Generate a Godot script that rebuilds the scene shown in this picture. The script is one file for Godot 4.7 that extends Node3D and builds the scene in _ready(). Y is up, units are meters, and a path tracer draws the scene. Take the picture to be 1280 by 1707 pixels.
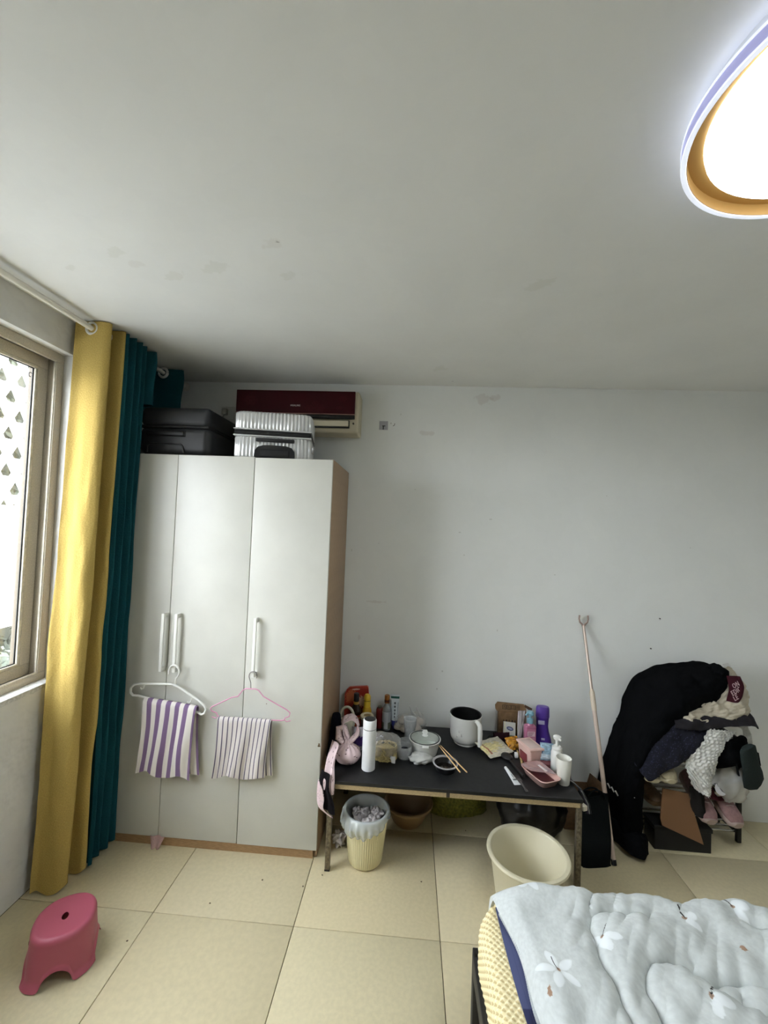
extends Node3D
# A rented bedroom: wardrobe, low table of groceries, curtain by a window, bed corner, clothes on a shoe rack.

const RX0 := -1.62      # window wall, inner face
const RX1 := 2.75       # wall opposite the window
const RZ0 := -2.68      # wall behind the wardrobe
const RZ1 := 2.2        # wall behind the viewer
const RH := 2.566       # ceiling height
const TY := 0.43        # table top height
const WIN_Z0 := -1.885
const WIN_Z1 := -0.48
const WIN_Y0 := 0.89
const WIN_Y1 := 2.41

var rng := RandomNumberGenerator.new()
var nz := FastNoiseLite.new()
var taken := {}
var mats := {}
var tex := {}

# ------------------------------------------------------------------ mesh builder
class MB:
	var st: SurfaceTool
	var next_group := 1
	func _init() -> void:
		st = SurfaceTool.new()
		st.begin(Mesh.PRIMITIVE_TRIANGLES)
		st.set_smooth_group(-1)
	func vert(p: Vector3, uv: Vector2) -> void:
		st.set_uv(uv)
		st.add_vertex(p)
	func tri(a: Vector3, b: Vector3, c: Vector3, ua := Vector2.ZERO, ub := Vector2.ZERO, uc := Vector2.ZERO) -> void:
		vert(a, ua); vert(c, uc); vert(b, ub)
	func quad(a: Vector3, b: Vector3, c: Vector3, d: Vector3, ua := Vector2(0, 1), ub := Vector2(1, 1), uc := Vector2(1, 0), ud := Vector2(0, 0)) -> void:
		tri(a, b, c, ua, ub, uc)
		tri(a, c, d, ua, uc, ud)
	func flat() -> void:
		st.set_smooth_group(-1)
	func smooth() -> void:
		st.set_smooth_group(next_group)
		next_group += 1
	func box(c: Vector3, s: Vector3, b := Basis()) -> MB:
		flat()
		var h := s * 0.5
		var p := []
		for i in 8:
			p.append(c + b * Vector3(h.x * (1 if i & 1 else -1), h.y * (1 if i & 2 else -1), h.z * (1 if i & 4 else -1)))
		quad(p[4], p[5], p[7], p[6]); quad(p[1], p[0], p[2], p[3])
		quad(p[5], p[1], p[3], p[7]); quad(p[0], p[4], p[6], p[2])
		quad(p[6], p[7], p[3], p[2]); quad(p[0], p[1], p[5], p[4])
		return self
	func rbox(c: Vector3, s: Vector3, r: float, k := 2, b := Basis()) -> MB:
		smooth()
		var h := s * 0.5
		r = minf(r, minf(h.x, minf(h.y, h.z)) * 0.999)
		var ax := []
		for d in 3:
			var l := []
			for i in k + 1:
				l.append(-h[d] + r - r * tan(PI / 4 * (1.0 - float(i) / k)))
			for i in range(k, -1, -1):
				l.append(-l[i])
			ax.append(l)
		var n := 2 * (k + 1)
		for face in 6:
			var d: int = face / 2
			var sgn := 1.0 if face % 2 else -1.0
			var e: int = (d + 1) % 3
			var f: int = (d + 2) % 3
			var pts := []
			for i in n:
				for j in n:
					var p := Vector3()
					p[d] = sgn * h[d]
					p[e] = ax[e][i]
					p[f] = ax[f][j]
					var inn := p.clamp(-h + Vector3.ONE * r, h - Vector3.ONE * r)
					pts.append(c + b * (inn + (p - inn).normalized() * r))
			for i in n - 1:
				for j in n - 1:
					var q0: Vector3 = pts[i * n + j]
					var q1: Vector3 = pts[(i + 1) * n + j]
					var q2: Vector3 = pts[(i + 1) * n + j + 1]
					var q3: Vector3 = pts[i * n + j + 1]
					if sgn > 0:
						quad(q0, q1, q2, q3)
					else:
						quad(q0, q3, q2, q1)
		return self
	# rings of equal length, each ordered counter-clockwise seen from the end of the stack
	func rings(rs: Array, cap0 := true, cap1 := true) -> MB:
		smooth()
		var m: int = rs[0].size()
		var nn := rs.size()
		for i in nn - 1:
			for j in m:
				var k := (j + 1) % m
				quad(rs[i][j], rs[i][k], rs[i + 1][k], rs[i + 1][j],
					Vector2(float(j) / m, 1.0 - float(i) / (nn - 1)), Vector2(float(j + 1) / m, 1.0 - float(i) / (nn - 1)),
					Vector2(float(j + 1) / m, 1.0 - float(i + 1) / (nn - 1)), Vector2(float(j) / m, 1.0 - float(i + 1) / (nn - 1)))
		for e in 2:
			if (e == 0 and cap0) or (e == 1 and cap1):
				flat()
				var r: Array = rs[0] if e == 0 else rs[nn - 1]
				var c := Vector3()
				for q in r:
					c += q
				c /= m
				for j in m:
					if e == 0:
						tri(c, r[(j + 1) % m], r[j])
					else:
						tri(c, r[j], r[(j + 1) % m])
		return self
	func tube(path: Array, rad, segs := 10, caps := true) -> MB:
		var rs := []
		var n := path.size()
		var t0: Vector3 = (path[1] - path[0]).normalized()
		var up := Vector3.UP if absf(t0.y) < 0.9 else Vector3.RIGHT
		var nrm := t0.cross(up).normalized()
		for i in n:
			var t: Vector3
			if i == 0: t = path[1] - path[0]
			elif i == n - 1: t = path[n - 1] - path[n - 2]
			else: t = (path[i + 1] - path[i]).normalized() + (path[i] - path[i - 1]).normalized()
			t = t.normalized()
			nrm = (nrm - t * nrm.dot(t)).normalized()
			var bi := t.cross(nrm)
			var r: float = rad[i] if rad is Array else rad
			var ring := []
			for j in segs:
				var a := TAU * j / segs
				ring.append(path[i] + (nrm * cos(a) + bi * sin(a)) * r)
			rs.append(ring)
		return rings(rs, caps, caps)
	# profile of (radius, height), up the outside; wob(theta, r, y) may change the radius
	func lathe(prof: Array, segs := 32, at := Vector3.ZERO, wob = null, sx := 1.0, sz := 1.0) -> MB:
		smooth()
		var n := prof.size()
		for i in n - 1:
			if i > 0:
				var d0: Vector2 = (prof[i] - prof[i - 1]).normalized()
				var d1: Vector2 = (prof[i + 1] - prof[i]).normalized()
				if d0.dot(d1) < 0.77:
					smooth()
			for j in segs:
				var p := []
				for q in [[i, j + 1], [i, j], [i + 1, j], [i + 1, j + 1]]:
					var a: float = TAU * (q[1] % segs) / segs
					var r: float = prof[q[0]].x
					var y: float = prof[q[0]].y
					if wob != null:
						r = wob.call(a, r, y)
					p.append(at + Vector3(cos(a) * r * sx, y, sin(a) * r * sz))
				var v0 := 1.0 - float(i) / (n - 1)
				var v1 := 1.0 - float(i + 1) / (n - 1)
				var ua := 1.0 - float(j + 1) / segs
				var ub := 1.0 - float(j) / segs
				if prof[i].x < 1e-6:
					tri(p[0], p[2], p[3], Vector2(ua, v0), Vector2(ub, v1), Vector2(ua, v1))
				elif prof[i + 1].x < 1e-6:
					tri(p[0], p[1], p[2], Vector2(ua, v0), Vector2(ub, v0), Vector2(ub, v1))
				else:
					quad(p[0], p[1], p[2], p[3], Vector2(ua, v0), Vector2(ub, v0), Vector2(ub, v1), Vector2(ua, v1))
		return self
	# a sheet f(u, v); thick > 0 gives it a second side and a rim
	func sheet(f: Callable, nu: int, nv: int, thick := 0.0, wrap := false) -> MB:
		var P := []
		for i in nu + 1:
			var row := []
			for j in nv + 1:
				row.append(f.call(float(i) / nu, float(j) / nv))
			P.append(row)
		var N := []
		for i in nu + 1:
			var row := []
			for j in nv + 1:
				var a: Vector3 = P[mini(i + 1, nu)][j] - P[maxi(i - 1, 0)][j]
				if wrap and (i == 0 or i == nu):
					a = P[1][j] - P[nu - 1][j]
				var b: Vector3 = P[i][mini(j + 1, nv)] - P[i][maxi(j - 1, 0)]
				var nn := a.cross(b)
				row.append(nn.normalized() if nn.length() > 1e-12 else Vector3.UP)
			N.append(row)
		smooth()
		for i in nu:
			for j in nv:
				quad(P[i][j], P[i + 1][j], P[i + 1][j + 1], P[i][j + 1], Vector2(float(i) / nu, float(j) / nv), Vector2(float(i + 1) / nu, float(j) / nv), Vector2(float(i + 1) / nu, float(j + 1) / nv), Vector2(float(i) / nu, float(j + 1) / nv))
		if thick > 0.0:
			var Q := []
			for i in nu + 1:
				var row := []
				for j in nv + 1:
					row.append(P[i][j] - N[i][j] * thick)
				Q.append(row)
			smooth()
			for i in nu:
				for j in nv:
					quad(Q[i][j], Q[i][j + 1], Q[i + 1][j + 1], Q[i + 1][j], Vector2(float(i) / nu, float(j) / nv), Vector2(float(i) / nu, float(j + 1) / nv), Vector2(float(i + 1) / nu, float(j + 1) / nv), Vector2(float(i + 1) / nu, float(j) / nv))
			flat()
			for i in nu:
				var u0 := Vector2(float(i) / nu, 0.001)
				var u1 := Vector2(float(i) / nu, 0.999)
				quad(Q[i][0], Q[i + 1][0], P[i + 1][0], P[i][0], u0, u0, u0, u0)
				quad(P[i][nv], P[i + 1][nv], Q[i + 1][nv], Q[i][nv], u1, u1, u1, u1)
			if not wrap:
				for j in nv:
					var u0 := Vector2(0.001, float(j) / nv)
					var u1 := Vector2(0.999, float(j) / nv)
					quad(P[0][j], P[0][j + 1], Q[0][j + 1], Q[0][j], u0, u0, u0, u0)
					quad(Q[nu][j], Q[nu][j + 1], P[nu][j + 1], P[nu][j], u1, u1, u1, u1)
		return self
	# rows of control points, Catmull-Rom both ways
	func patch(rows: Array, nu: int, nv: int, thick: float, bend = null) -> MB:
		var f := func(u: float, v: float) -> Vector3:
			var col := []
			for r in rows:
				col.append(MB.spline(r, v))
			var p: Vector3 = MB.spline(col, u)
			return bend.call(p, u, v) if bend != null else p
		return sheet(f, nu, nv, thick)
	static func spline(pts: Array, t: float) -> Vector3:
		var n := pts.size() - 1
		var x := clampf(t, 0.0, 1.0) * n
		var i := mini(int(x), n - 1)
		var a: Vector3 = pts[maxi(i - 1, 0)]
		var d: Vector3 = pts[mini(i + 2, n)]
		return (pts[i] as Vector3).cubic_interpolate(pts[i + 1], a, d, x - i)
	func prism(poly: Array, depth: float, xf := Transform3D()) -> MB:
		flat()
		var pv := PackedVector2Array(poly)
		if not Geometry2D.is_polygon_clockwise(pv):
			pass
		else:
			pv.reverse()
		var idx := Geometry2D.triangulate_polygon(pv)
		var lo := pv[0]
		var hi := pv[0]
		for q in pv:
			lo = lo.min(q)
			hi = hi.max(q)
		var sz := hi - lo
		for t in range(0, idx.size(), 3):
			var a := pv[idx[t]]
			var b := pv[idx[t + 1]]
			var c := pv[idx[t + 2]]
			if (b - a).cross(c - a) < 0:
				var s := b
				b = c
				c = s
			var uvs := []
			for q in [a, b, c]:
				uvs.append(Vector2((q.x - lo.x) / sz.x, 1.0 - (q.y - lo.y) / sz.y))
			tri(xf * Vector3(a.x, a.y, depth / 2), xf * Vector3(b.x, b.y, depth / 2), xf * Vector3(c.x, c.y, depth / 2), uvs[0], uvs[1], uvs[2])
			tri(xf * Vector3(a.x, a.y, -depth / 2), xf * Vector3(c.x, c.y, -depth / 2), xf * Vector3(b.x, b.y, -depth / 2), uvs[0], uvs[2], uvs[1])
		var n := pv.size()
		var e := Vector2(0.01, 0.01)
		for i in n:
			var a := pv[i]
			var b := pv[(i + 1) % n]
			quad(xf * Vector3(a.x, a.y, -depth / 2), xf * Vector3(b.x, b.y, -depth / 2), xf * Vector3(b.x, b.y, depth / 2), xf * Vector3(a.x, a.y, depth / 2), e, e, e, e)
		return self
	func blob(c: Vector3, r: Vector3, f: Callable, nu := 28, nv := 18) -> MB:
		# f(direction) -> radius factor
		var prof := []
		smooth()
		var pt := func(i: int, j: int) -> Vector3:
			var th := PI * j / nv
			var ph := TAU * (i % nu) / nu
			var d := Vector3(sin(th) * cos(ph), -cos(th), sin(th) * sin(ph))
			return c + d * r * float(f.call(d))
		for i in nu:
			for j in nv:
				var a: Vector3 = pt.call(i + 1, j)
				var b: Vector3 = pt.call(i, j)
				var cc: Vector3 = pt.call(i, j + 1)
				var d: Vector3 = pt.call(i + 1, j + 1)
				var v0 := 1.0 - float(j) / nv
				var v1 := 1.0 - float(j + 1) / nv
				var ua := 1.0 - float(i + 1) / nu
				var ub := 1.0 - float(i) / nu
				if j == 0:
					tri(a, cc, d, Vector2(ua, v0), Vector2(ub, v1), Vector2(ua, v1))
				elif j == nv - 1:
					tri(a, b, cc, Vector2(ua, v0), Vector2(ub, v0), Vector2(ub, v1))
				else:
					quad(a, b, cc, d, Vector2(ua, v0), Vector2(ub, v0), Vector2(ub, v1), Vector2(ua, v1))
		return self
	func done() -> ArrayMesh:
		st.generate_normals()
		return st.commit()

func mb() -> MB:
	return MB.new()

# ------------------------------------------------------------------ objects
func numbered(called: String) -> String:
	if not taken.has(called):
		taken[called] = 0
		return called
	taken[called] += 1
	return "%s_%03d" % [called, taken[called]]

func tag(o: Node, label := "", category := "", group := "", kind := "") -> void:
	if label: o.set_meta("label", label)
	if category: o.set_meta("category", category)
	if group: o.set_meta("group", group)
	if kind: o.set_meta("kind", kind)

func thing(called: String, label: String, category: String, at := Vector3.ZERO, turn := 0.0, group := "") -> Node3D:
	var o := Node3D.new()
	o.name = numbered(called)
	add_child(o)
	o.position = at
	o.rotation.y = turn
	tag(o, label, category, group)
	return o

func part(called: String, b: MB, m: Material, parent: Node, label := "") -> MeshInstance3D:
	return part_mesh(called, b.done(), m, parent, label)

func part_mesh(called: String, mesh: Mesh, m: Material, parent: Node, label := "") -> MeshInstance3D:
	var o := MeshInstance3D.new()
	o.mesh = mesh
	o.name = called
	o.material_override = m
	o.cast_shadow = GeometryInstance3D.SHADOW_CASTING_SETTING_ON
	parent.add_child(o, true)
	if label: o.set_meta("label", label)
	return o

func one(called: String, b: MB, m: Material, label: String, category: String, at := Vector3.ZERO, turn := 0.0, group := "") -> MeshInstance3D:
	var o := part_mesh(numbered(called), b.done(), m, self)
	o.position = at
	o.rotation.y = turn
	tag(o, label, category, group)
	return o

func setting(called: String, b: MB, m: Material) -> MeshInstance3D:
	var o := part_mesh(called, b.done(), m, self)
	tag(o, "", "", "", "structure")
	return o

func setting_root(called: String) -> Node3D:
	var o := Node3D.new()
	o.name = called
	add_child(o)
	tag(o, "", "", "", "structure")
	return o

func copy(o: Node3D, at: Vector3, turn: float, label := "") -> Node3D:
	var c: Node3D = o.duplicate()
	c.name = numbered(String(o.name).rstrip("0123456789").rstrip("_"))
	add_child(c)
	c.position = at
	c.rotation.y = turn
	if label: c.set_meta("label", label)
	return c

# ------------------------------------------------------------------ materials
func col(r: int, g: int, b: int) -> Color:
	return Color8(r, g, b)

func noise_tex(key: String, freq: float, lo: float, hi: float, size := 256, octaves := 4, kind := FastNoiseLite.TYPE_SIMPLEX_SMOOTH) -> NoiseTexture2D:
	if not tex.has(key):
		var n := FastNoiseLite.new()
		n.seed = key.hash() % 1000
		n.frequency = freq
		n.noise_type = kind
		n.fractal_octaves = octaves
		var t := NoiseTexture2D.new()
		t.width = size
		t.height = size
		t.seamless = true
		t.noise = n
		var g := Gradient.new()
		g.set_color(0, Color(lo, lo, lo))
		g.set_color(1, Color(hi, hi, hi))
		t.color_ramp = g
		tex[key] = t
	return tex[key]

func bump_tex(key: String, freq: float, strength: float, octaves := 4) -> NoiseTexture2D:
	if not tex.has(key):
		var n := FastNoiseLite.new()
		n.seed = key.hash() % 1000
		n.frequency = freq
		n.fractal_octaves = octaves
		var t := NoiseTexture2D.new()
		t.width = 256
		t.height = 256
		t.seamless = true
		t.noise = n
		t.as_normal_map = true
		t.bump_strength = strength
		tex[key] = t
	return tex[key]

func plain(key: String, c: Color, rough := 0.6, metal := 0.0) -> StandardMaterial3D:
	if mats.has(key):
		return mats[key]
	var m := StandardMaterial3D.new()
	m.resource_name = key
	m.albedo_color = c
	m.roughness = rough
	m.metallic = metal
	mats[key] = m
	return m

# colour with a mottled grain over it (triplanar, in the object's own axes)
func grain(key: String, c: Color, rough := 0.7, scale := 4.0, t := "mottle", bump := 0.0) -> StandardMaterial3D:
	if mats.has(key):
		return mats[key]
	var m := plain(key, c, rough)
	match t:
		"mottle": m.albedo_texture = noise_tex("mottle", 0.02, 0.8, 1.0)
		"fine": m.albedo_texture = noise_tex("fine", 0.12, 0.82, 1.0)
		"strong": m.albedo_texture = noise_tex("strong", 0.03, 0.55, 1.0)
	m.uv1_triplanar = true
	m.uv1_scale = Vector3.ONE * scale
	if bump > 0.0:
		m.normal_enabled = true
		m.normal_texture = bump_tex("bump", 0.06, 6.0)
		m.normal_scale = bump
	return m

func cloth(key: String, c: Color, scale := 8.0) -> StandardMaterial3D:
	if mats.has(key):
		return mats[key]
	var m := grain(key, c, 0.95, scale, "fine", 0.3)
	m.metallic_specular = 0.2
	return m

func clear(key: String, c: Color, alpha: float, rough := 0.08) -> StandardMaterial3D:
	if mats.has(key):
		return mats[key]
	var m := plain(key, c, rough)
	m.albedo_color.a = alpha
	m.transparency = BaseMaterial3D.TRANSPARENCY_ALPHA
	m.cull_mode = BaseMaterial3D.CULL_DISABLED
	return m

func pictured(key: String, im: Image, rough := 0.7) -> StandardMaterial3D:
	if mats.has(key):
		return mats[key]
	var m := plain(key, Color.WHITE, rough)
	m.albedo_texture = ImageTexture.create_from_image(im)
	return m

func canvas(w: int, h: int, c: Color) -> Image:
	var im := Image.create_empty(w, h, false, Image.FORMAT_RGB8)
	im.fill(c)
	return im

func speckle(im: Image, amount: float, freq: float, seed_ := 3) -> void:
	var n := FastNoiseLite.new()
	n.seed = seed_
	n.frequency = freq
	n.fractal_octaves = 4
	for y in im.get_height():
		for x in im.get_width():
			var k := 1.0 + amount * n.get_noise_2d(x, y)
			var c := im.get_pixel(x, y)
			im.set_pixel(x, y, Color(c.r * k, c.g * k, c.b * k))

func spot(im: Image, x: float, y: float, rx: float, ry: float, c: Color, a := 1.0, turn := 0.0, ragged := 0.0) -> void:
	var R := int(maxf(rx, ry) * (1.3 + ragged)) + 2
	for j in range(int(y) - R, int(y) + R + 1):
		for i in range(int(x) - R, int(x) + R + 1):
			if i < 0 or j < 0 or i >= im.get_width() or j >= im.get_height():
				continue
			var d := Vector2(i - x, j - y).rotated(-turn)
			var q := Vector2(d.x / rx, d.y / ry).length()
			q += ragged * nz.get_noise_2d(i * 9.0, j * 9.0)
			var k := clampf((1.08 - q) / 0.16, 0.0, 1.0) * a
			if k > 0.0:
				im.set_pixel(i, j, im.get_pixel(i, j).lerp(c, k))

func stroke(im: Image, pts: Array, w: float, c: Color, a := 1.0) -> void:
	for i in pts.size() - 1:
		var p: Vector2 = pts[i]
		var q: Vector2 = pts[i + 1]
		var n := int(p.distance_to(q) / maxf(w * 0.4, 0.5)) + 1
		for k in n + 1:
			var r := p.lerp(q, float(k) / n)
			spot(im, r.x, r.y, w, w, c, a)

# ------------------------------------------------------------------ scene
func _ready() -> void:
	rng.seed = 11
	nz.seed = 5
	nz.frequency = 0.01
	nz.fractal_octaves = 3
	# camera
	var cam := Camera3D.new()
	cam.name = "camera"
	cam.fov = 101.064
	cam.near = 0.02
	cam.position = Vector3(0, 1.663, 0)
	cam.rotation_degrees = Vector3(1.816, 3.644, 2.216)
	add_child(cam)
	cam.current = true
	# sky: even bright overcast
	var sky := ProceduralSkyMaterial.new()
	sky.sky_top_color = Color(0.90, 0.93, 0.97)
	sky.sky_horizon_color = Color(0.93, 0.95, 0.97)
	sky.ground_bottom_color = Color(0.55, 0.55, 0.53)
	sky.ground_horizon_color = Color(0.75, 0.75, 0.74)
	sky.sun_angle_max = 0.0
	sky.energy_multiplier = 1.0
	var env := Environment.new()
	env.background_mode = Environment.BG_SKY
	env.sky = Sky.new()
	env.sky.sky_material = sky
	env.background_energy_multiplier = 13.0
	env.tonemap_mode = Environment.TONE_MAPPER_LINEAR
	env.tonemap_exposure = 1.67
	env.ssao_enabled = true
	env.ssil_enabled = true
	env.sdfgi_enabled = true
	var we := WorldEnvironment.new()
	we.name = "world"
	we.environment = env
	add_child(we)
	# sun high along the outer wall: it lights the courtyard, not the room
	var sun := DirectionalLight3D.new()
	sun.name = "sun"
	sun.light_energy = 1.0
	sun.light_color = Color(1.0, 0.97, 0.92)
	sun.light_angular_distance = 2.0
	sun.shadow_enabled = true
	sun.look_at_from_position(Vector3(0.9, 5.0, 3.0), Vector3.ZERO)
	add_child(sun)
	build_room()
	build_window()
	build_outside()
	build_lamp()
	build_wardrobe()
	build_bed()
	build_table()
	build_curtains()
	build_cases()
	build_conditioner()
	build_hangers()
	build_stool()
	build_floor_things()
	build_clothes()
	build_table_left()
	build_table_right()

func build_room() -> void:
	# floor: square tiles over a dark bed of grout
	var fl := setting("floor", mb().box(Vector3((RX0 + RX1) / 2, -0.056, (RZ0 + RZ1) / 2), Vector3(RX1 - RX0 + 0.5, 0.1, RZ1 - RZ0 + 0.5)), grain("grout", col(78, 66, 48), 0.9, 6.0))
	var tile_mats := []
	for k in 4:
		var m := grain("tile_%d" % k, [col(217, 204, 167), col(213, 200, 164), col(220, 208, 171), col(215, 201, 163)][k], 0.38, 1.3 + 0.2 * k, "mottle", 0.03)
		m.albedo_texture = noise_tex("tilegrain", 0.05, 0.94, 1.0, 512, 5)
		tile_mats.append(m)
	var x := -1.619 - 0.6
	var i := 0
	while x < RX1:
		var z := -1.766 - 1.2
		while z < RZ1:
			var x0 := maxf(x + 0.0014, RX0)
			var x1 := minf(x + 0.6 - 0.0014, RX1)
			var z0 := maxf(z + 0.0014, RZ0)
			var z1 := minf(z + 0.6 - 0.0014, RZ1)
			if x1 - x0 > 0.01 and z1 - z0 > 0.01:
				part("tile", mb().rbox(Vector3((x0 + x1) / 2, -0.006, (z0 + z1) / 2), Vector3(x1 - x0, 0.012, z1 - z0), 0.0012, 1), tile_mats[(i * 7 + i / 3) % 4], fl)
				i += 1
			z += 0.6
		x += 0.6
	# ceiling with old stains
	var W := 1024
	var H := int(W * (RZ1 - RZ0) / (RX1 - RX0))
	var im := canvas(W, H, col(224, 223, 217))
	speckle(im, 0.014, 0.012, 21)
	var cx := func(px: float) -> float: return (px - RX0) / (RX1 - RX0) * W
	var cz := func(pz: float) -> float: return (pz - RZ0) / (RZ1 - RZ0) * H
	for s in [[-0.98, -1.32, 0.035, 0.02], [-0.95, -1.38, 0.03, 0.018], [-0.44, -1.28, 0.03, 0.02], [-0.85, -1.45, 0.04, 0.022], [-0.68, -1.40, 0.05, 0.025], [-0.44, -1.45, 0.03, 0.02], [-1.2, -1.4, 0.02, 0.012], [0.45, -1.5, 0.05, 0.03], [0.15, -2.3, 0.04, 0.03]]:
		spot(im, cx.call(s[0]), cz.call(s[1]), s[2] * 230, s[3] * 230, col(200, 196, 184), 0.22, 0.5, 0.8)
	for s in [[-0.42, -1.27], [0.24, -2.5], [-0.3, -2.66], [-0.26, -2.64]]:
		spot(im, cx.call(s[0]), cz.call(s[1]), 1.2, 0.8, col(120, 114, 104), 0.5)
	var ceil_m := pictured("ceiling_paint", im, 0.92)
	var b := mb()
	b.box(Vector3((RX0 + RX1) / 2, RH + 0.101, (RZ0 + RZ1) / 2), Vector3(RX1 - RX0 + 0.6, 0.2, RZ1 - RZ0 + 0.6))
	b.quad(Vector3(RX0 - 0.1, RH, RZ0 - 0.1), Vector3(RX1 + 0.1, RH, RZ0 - 0.1), Vector3(RX1 + 0.1, RH, RZ1 + 0.1), Vector3(RX0 - 0.1, RH, RZ1 + 0.1), Vector2(0, 0), Vector2(1, 0), Vector2(1, 1), Vector2(0, 1))
	setting("ceiling", b, ceil_m)
	# back wall with scuffs
	W = 1024
	H = int(W * RH / (RX1 - RX0))
	im = canvas(W, H, col(227, 228, 224))
	speckle(im, 0.014, 0.01, 9)
	var wx := func(px: float) -> float: return (px - RX0) / (RX1 - RX0) * W
	var wy := func(py: float) -> float: return (1.0 - py / RH) * H
	for s in [[-0.2, 1.18, 0.05, 0.006], [0.08, 2.26, 0.05, 0.015], [0.43, 2.49, 0.05, 0.03], [0.5, 2.5, 0.03, 0.02], [-0.3, 0.95, 0.01, 0.015]]:
		spot(im, wx.call(s[0]), wy.call(s[1]), s[2] * 234, s[3] * 234, col(192, 182, 174), 0.28, 0.0, 0.7)
	for s in [[0.5, 1.73, 3.0, 0.8], [0.31, 1.64, 2.0, 0.8], [0.34, 1.5, 1.5, 0.8], [0.56, 1.04, 1.2, 2.0], [0.23, 0.77, 1.0, 1.5], [0.2, 0.66, 1.0, 1.5], [-0.37, 1.5, 0.8, 2.0], [-0.15, 2.32, 1.2, 1.6], [-0.09, 2.38, 0.8, 1.5], [1.53, 1.16, 1.4, 1.8], [1.48, 0.98, 1.2, 1.4], [0.02, 1.9, 1.0, 1.0], [0.9, 1.4, 1.0, 1.0], [1.2, 1.9, 1.0, 1.0], [1.7, 1.6, 1.0, 1.0], [-0.2, 1.55, 0.8, 1.2]]:
		spot(im, wx.call(s[0]), wy.call(s[1]), s[2] * 0.7, s[3] * 0.7, col(150, 145, 136), 0.45)
	b = mb()
	b.box(Vector3((RX0 + RX1) / 2, RH / 2, RZ0 - 0.101), Vector3(RX1 - RX0 + 0.5, RH, 0.2))
	b.quad(Vector3(RX0, 0, RZ0), Vector3(RX1, 0, RZ0), Vector3(RX1, RH, RZ0), Vector3(RX0, RH, RZ0))
	setting("wall_back", b, pictured("wall_paint", im, 0.92))
	var wm := grain("wall_plain", col(230, 229, 224), 0.92, 0.8, "mottle", 0.15)
	wm.albedo_texture = noise_tex("wallgrain", 0.02, 0.94, 1.0)
	# wall with the window, cut in four
	b = mb()
	var t := 0.22
	var mx := RX0 - t / 2
	b.box(Vector3(mx, WIN_Y0 / 2, (RZ0 + RZ1) / 2), Vector3(t, WIN_Y0, RZ1 - RZ0))
	b.box(Vector3(mx, (WIN_Y1 + RH) / 2, (RZ0 + RZ1) / 2), Vector3(t, RH - WIN_Y1, RZ1 - RZ0))
	b.box(Vector3(mx, (WIN_Y0 + WIN_Y1) / 2, (RZ0 + WIN_Z0) / 2), Vector3(t, WIN_Y1 - WIN_Y0, WIN_Z0 - RZ0))
	b.box(Vector3(mx, (WIN_Y0 + WIN_Y1) / 2, (RZ1 + WIN_Z1) / 2), Vector3(t, WIN_Y1 - WIN_Y0, RZ1 - WIN_Z1))
	setting("wall_left", b, wm)
	setting("wall_right", mb().box(Vector3(RX1 + 0.1, RH / 2, (RZ0 + RZ1) / 2), Vector3(0.2, RH, RZ1 - RZ0)), wm)
	setting("wall_front", mb().box(Vector3((RX0 + RX1) / 2, RH / 2, RZ1 + 0.1), Vector3(RX1 - RX0 + 0.5, RH, 0.2)), wm)

func frame(b: MB, x0: float, x1: float, y0: float, y1: float, z0: float, z1: float, w: float) -> void:
	# four bars round the rectangle y0..y1, z0..z1, in the slab x0..x1
	var cx := (x0 + x1) / 2
	var d := absf(x1 - x0)
	b.rbox(Vector3(cx, y0 + w / 2, (z0 + z1) / 2), Vector3(d, w, z1 - z0), 0.002, 1)
	b.rbox(Vector3(cx, y1 - w / 2, (z0 + z1) / 2), Vector3(d, w, z1 - z0), 0.002, 1)
	b.rbox(Vector3(cx, (y0 + y1) / 2, z0 + w / 2), Vector3(d, y1 - y0 - 2 * w, w), 0.002, 1)
	b.rbox(Vector3(cx, (y0 + y1) / 2, z1 - w / 2), Vector3(d, y1 - y0 - 2 * w, w), 0.002, 1)

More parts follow.
